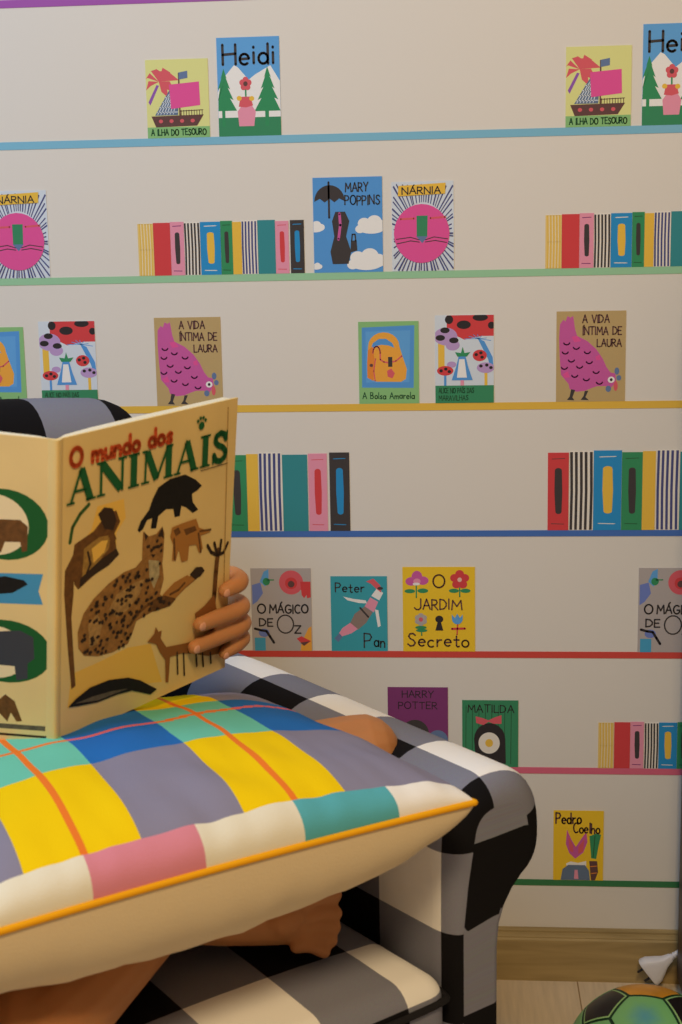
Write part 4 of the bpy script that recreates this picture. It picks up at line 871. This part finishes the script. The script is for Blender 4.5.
# right foot, toes stacked towards the chair arm
fl.limb([w_(-.345, -.162, .478), w_(-.29, -.140, .464), w_(-.225, -.115, .450)], [.032, .030, .026]); fl.ell(w_(-.36, -.185, .465), .028, .026, .026, tor_ax); fl.ell(w_(-.235, -.104, .462), .026, .02, .022, tor_ax)
TOES = [((-.215, -.082, .462), (-.172, -.082, .463), .0125), ((-.215, -.077, .447), (-.176, -.072, .445), .0095), ((-.217, -.074, .436), (-.182, -.066, .432), .009), ((-.222, -.072, .427), (-.190, -.061, .421), .0085), ((-.23, -.071, .420), (-.202, -.058, .4125), .008)]
for a, b, r in TOES:
    a, b = (a[0], a[1]-.02, a[2]+.010), (b[0], b[1]-.02, b[2]+.008)
    mid = tuple((x+y)/2 for x, y in zip(a, b)); fl.limb([w_(*a), w_(mid[0], mid[1], mid[2]+.003), w_(*b)], [r*.95, r*.85, r], 10, 3)
# left arm and the hand on the book's edge
EDGE = BOV+b_r*BW
def bp(o, t, n): return EDGE+b_r*o+b_v*t+b_n*n     # o outwards past the edge, t up along it, n towards the camera
WR_L = bp(.010, .066, -.080)
fl.limb([w_(-.265, -.46, .712), w_(-.205, -.47, .69), w_(-.165, -.465, .665)], [.043, .036, .031]); fl.limb([w_(-.165, -.465, .665), w_(-.165, -.42, .71), WR_L], [.032, .030, .022])
fl.limb([WR_L, bp(.014, .052, -.052), bp(.014, .066, -.034)], [.023, .027, .024]); fl.limb([bp(.012, .085, -.036), bp(.014, .06, -.036), bp(.012, .035, -.038)], [.016, .017, .015])
FING = [  # height on the edge, knuckle bulge past the edge, reach onto the cover, tip drop, radius
 (.110, .016, .018, .004, .0102), (.076, .021, .060, .000, .0106), (.052, .027, .068, .002, .0102), (.031, .029, .012, .006, .0092)]
NAILS = []
for t, o, reach, drop, r in FING:
    pts = [bp(.008, .35*t+.037, -.036), bp(o, t-.002, -.018), bp(o+.001, t, .004), bp(o*.25, t-.15*drop, CT+r*1.15), bp(-reach*.5, t-.55*drop, CT+r*1.02), bp(-reach, t-drop, CT+r*.92)]
    fl.limb(pts, [r*1.12, r*1.1, r*1.06, r*1.0, r*.98, r*.84], 12, 4)
    d = (pts[-1]-pts[-2]).normalized(); NAILS.append((pts[-1]+d*r*.15, d, r))
fl.limb([bp(.006, .03, -.05), bp(-.02, .05, -.042), bp(-.052, .068, -.030)], [.015, .012, .0095], 12, 4)     # thumb on the inner pages
# right arm holds the far cover the same way
EDGE2 = BOV+b_l*BW
def bq(o, t, n): return EDGE2+b_l*o+b_v*t+l_n*n
WR_R = bq(.012, .05, -.07)
fl.limb([w_(-.525, -.46, .712), w_(-.585, -.455, .65), w_(-.625, -.46, .615)], [.043, .036, .032]); fl.limb([w_(-.625, -.46, .615), WR_R.lerp(w_(-.625, -.46, .615), .5)+UP*.01, WR_R], [.032, .029, .022])
fl.limb([WR_R, bq(.014, .058, -.05), bq(.014, .064, -.034)], [.023, .027, .024]); fl.limb([bq(.012, .09, -.036), bq(.014, .064, -.036), bq(.012, .038, -.038)], [.016, .017, .015])
for t, o, reach, drop, r in FING:
    t += .006; pts = [bq(.008, .35*t+.037, -.036), bq(o, t-.002, -.018), bq(o+.001, t, .004), bq(o*.25, t-.15*drop, CT+r*1.15), bq(-reach*.5, t-.55*drop, CT+r*1.02), bq(-reach, t-drop, CT+r*.92)]
    fl.limb(pts, [r*1.12, r*1.1, r*1.06, r, r*.98, r*.84], 12, 4)
    d = (pts[-1]-pts[-2]).normalized(); NAILS.append((pts[-1]+d*r*.15, d, r))
fl.limb([bq(.006, .03, -.05), bq(-.02, .055, -.042), bq(-.052, .072, -.030)], [.015, .012, .0095], 12, 4)

person = thing('person', tuple(W(-.39, -.37, .398)), TH, label='bare-legged person sitting cross-legged in the armchair, hidden behind the held-up book', cat='person')
def fuse(mbx, name, voxel, smooth_it, material, parent, clip=None):
    """one continuous skin from overlapping volumes"""
    o = mbx.build(name, parent)
    rm = o.modifiers.new('fuse', 'REMESH'); rm.mode = 'VOXEL'; rm.voxel_size = voxel; rm.use_smooth_shade = True
    sm = o.modifiers.new('soften', 'SMOOTH'); sm.factor = .5; sm.iterations = smooth_it
    dg = bpy.context.evaluated_depsgraph_get(); me = bpy.data.meshes.new_from_object(o.evaluated_get(dg))
    o.modifiers.clear(); old = o.data; o.data = me; me.name = name
    me.materials.clear(); me.materials.append(material)
    for p in me.polygons: p.use_smooth = True; p.material_index = 0
    bpy.data.meshes.remove(old)
    return o
body = fuse(fl.mb, 'body', .0028, 3, skin, person)
for c, d, r in NAILS:
    side = d.cross(b_n).normalized(); nn = side.cross(d); nn = nn if nn.dot(b_n) > 0 else -nn
    mb = MB(); R_ = sphere_rows(c+nn*r*.60, r*.62, r*.50, r*.20, (d, side, nn), 14, 8); mb.grid(R_, nail_m, closed_u=True); mb.build('fingernail', body)
# eyes and lips
for s in (-1, 1):
    mb = MB(); c = hp(.027*s, .058, .006); R_ = sphere_rows(c, .0115, .0115, .0105, hax, 16, 10); mb.grid(R_, mat('eye_white', (236, 230, 224), .25), closed_u=True)
    R_ = sphere_rows(c+face_d*.0085-head_u*.002, .0055, .0036, .0055, hax, 14, 8); mb.grid(R_, mat('iris', (52, 34, 24), .2), closed_u=True); mb.build('eye', body)
mb = MB(); R_ = sphere_rows(hp(0, .0765, -.048), .017, .0045, .0055, hax, 16, 8); mb.grid(R_, mat('lips', (176, 96, 84), .5), closed_u=True); mb.build('mouth', body)
# hair cap, open at the face
hair_m = mat('dark_hair', (44, 30, 24), .6, bump=.6, bscale=160)
hm = Flesh(); hm.ell(hp(0, -.018, .024), .078, .084, .082, hax); hm.ell(hp(0, -.05, -.03), .068, .045, .06, hax)
for s in (-1, 1): hm.limb([hp(.06*s, .02, .05), hp(.072*s, -.018, .0), hp(.066*s, -.04, -.06)], [.018, .017, .013])
hm.limb([hp(-.045, .052, .062), hp(0, .062, .066), hp(.045, .052, .062)], [.016, .018, .016])
fuse(hm.mb, 'hair', .005, 4, hair_m, person)
# shirt with short sleeves, and shorts
shirt_m = mat('shirt_cloth', (70, 78, 104), .9, bump=.3, bscale=600); short_m = mat('shorts_cloth', (38, 38, 46), .9, bump=.3, bscale=600)
sm_ = Flesh(); sm_.ell(w_(-.39, -.40, .545), .128, .096, .085, tor_ax); sm_.ell(w_(-.39, -.42, .6), .122, .092, .10, tor_ax); sm_.ell(w_(*CHEST), .130, .089, .098, tor_ax)
sm_.limb([w_(-.268, -.46, .715), w_(-.395, -.466, .728), w_(-.522, -.46, .715)], [.053, .060, .053])
sm_.limb([w_(-.265, -.46, .712), w_(-.215, -.455, .68)], [.053, .048]); sm_.limb([w_(-.525, -.46, .712), w_(-.57, -.456, .675)], [.053, .048])
fuse(sm_.mb, 'shirt', .005, 4, shirt_m, person)
sh = Flesh(); sh.ell(w_(-.39, -.372, .487), .138, .100, .086, tor_ax)
sh.limb([w_(-.31, -.35, .486), w_(-.235, -.265, .535)], [.083, .077]); sh.limb([w_(-.47, -.35, .486), w_(-.525, -.25, .496)], [.083, .077])
fuse(sh.mb, 'shorts', .005, 4, short_m, person)
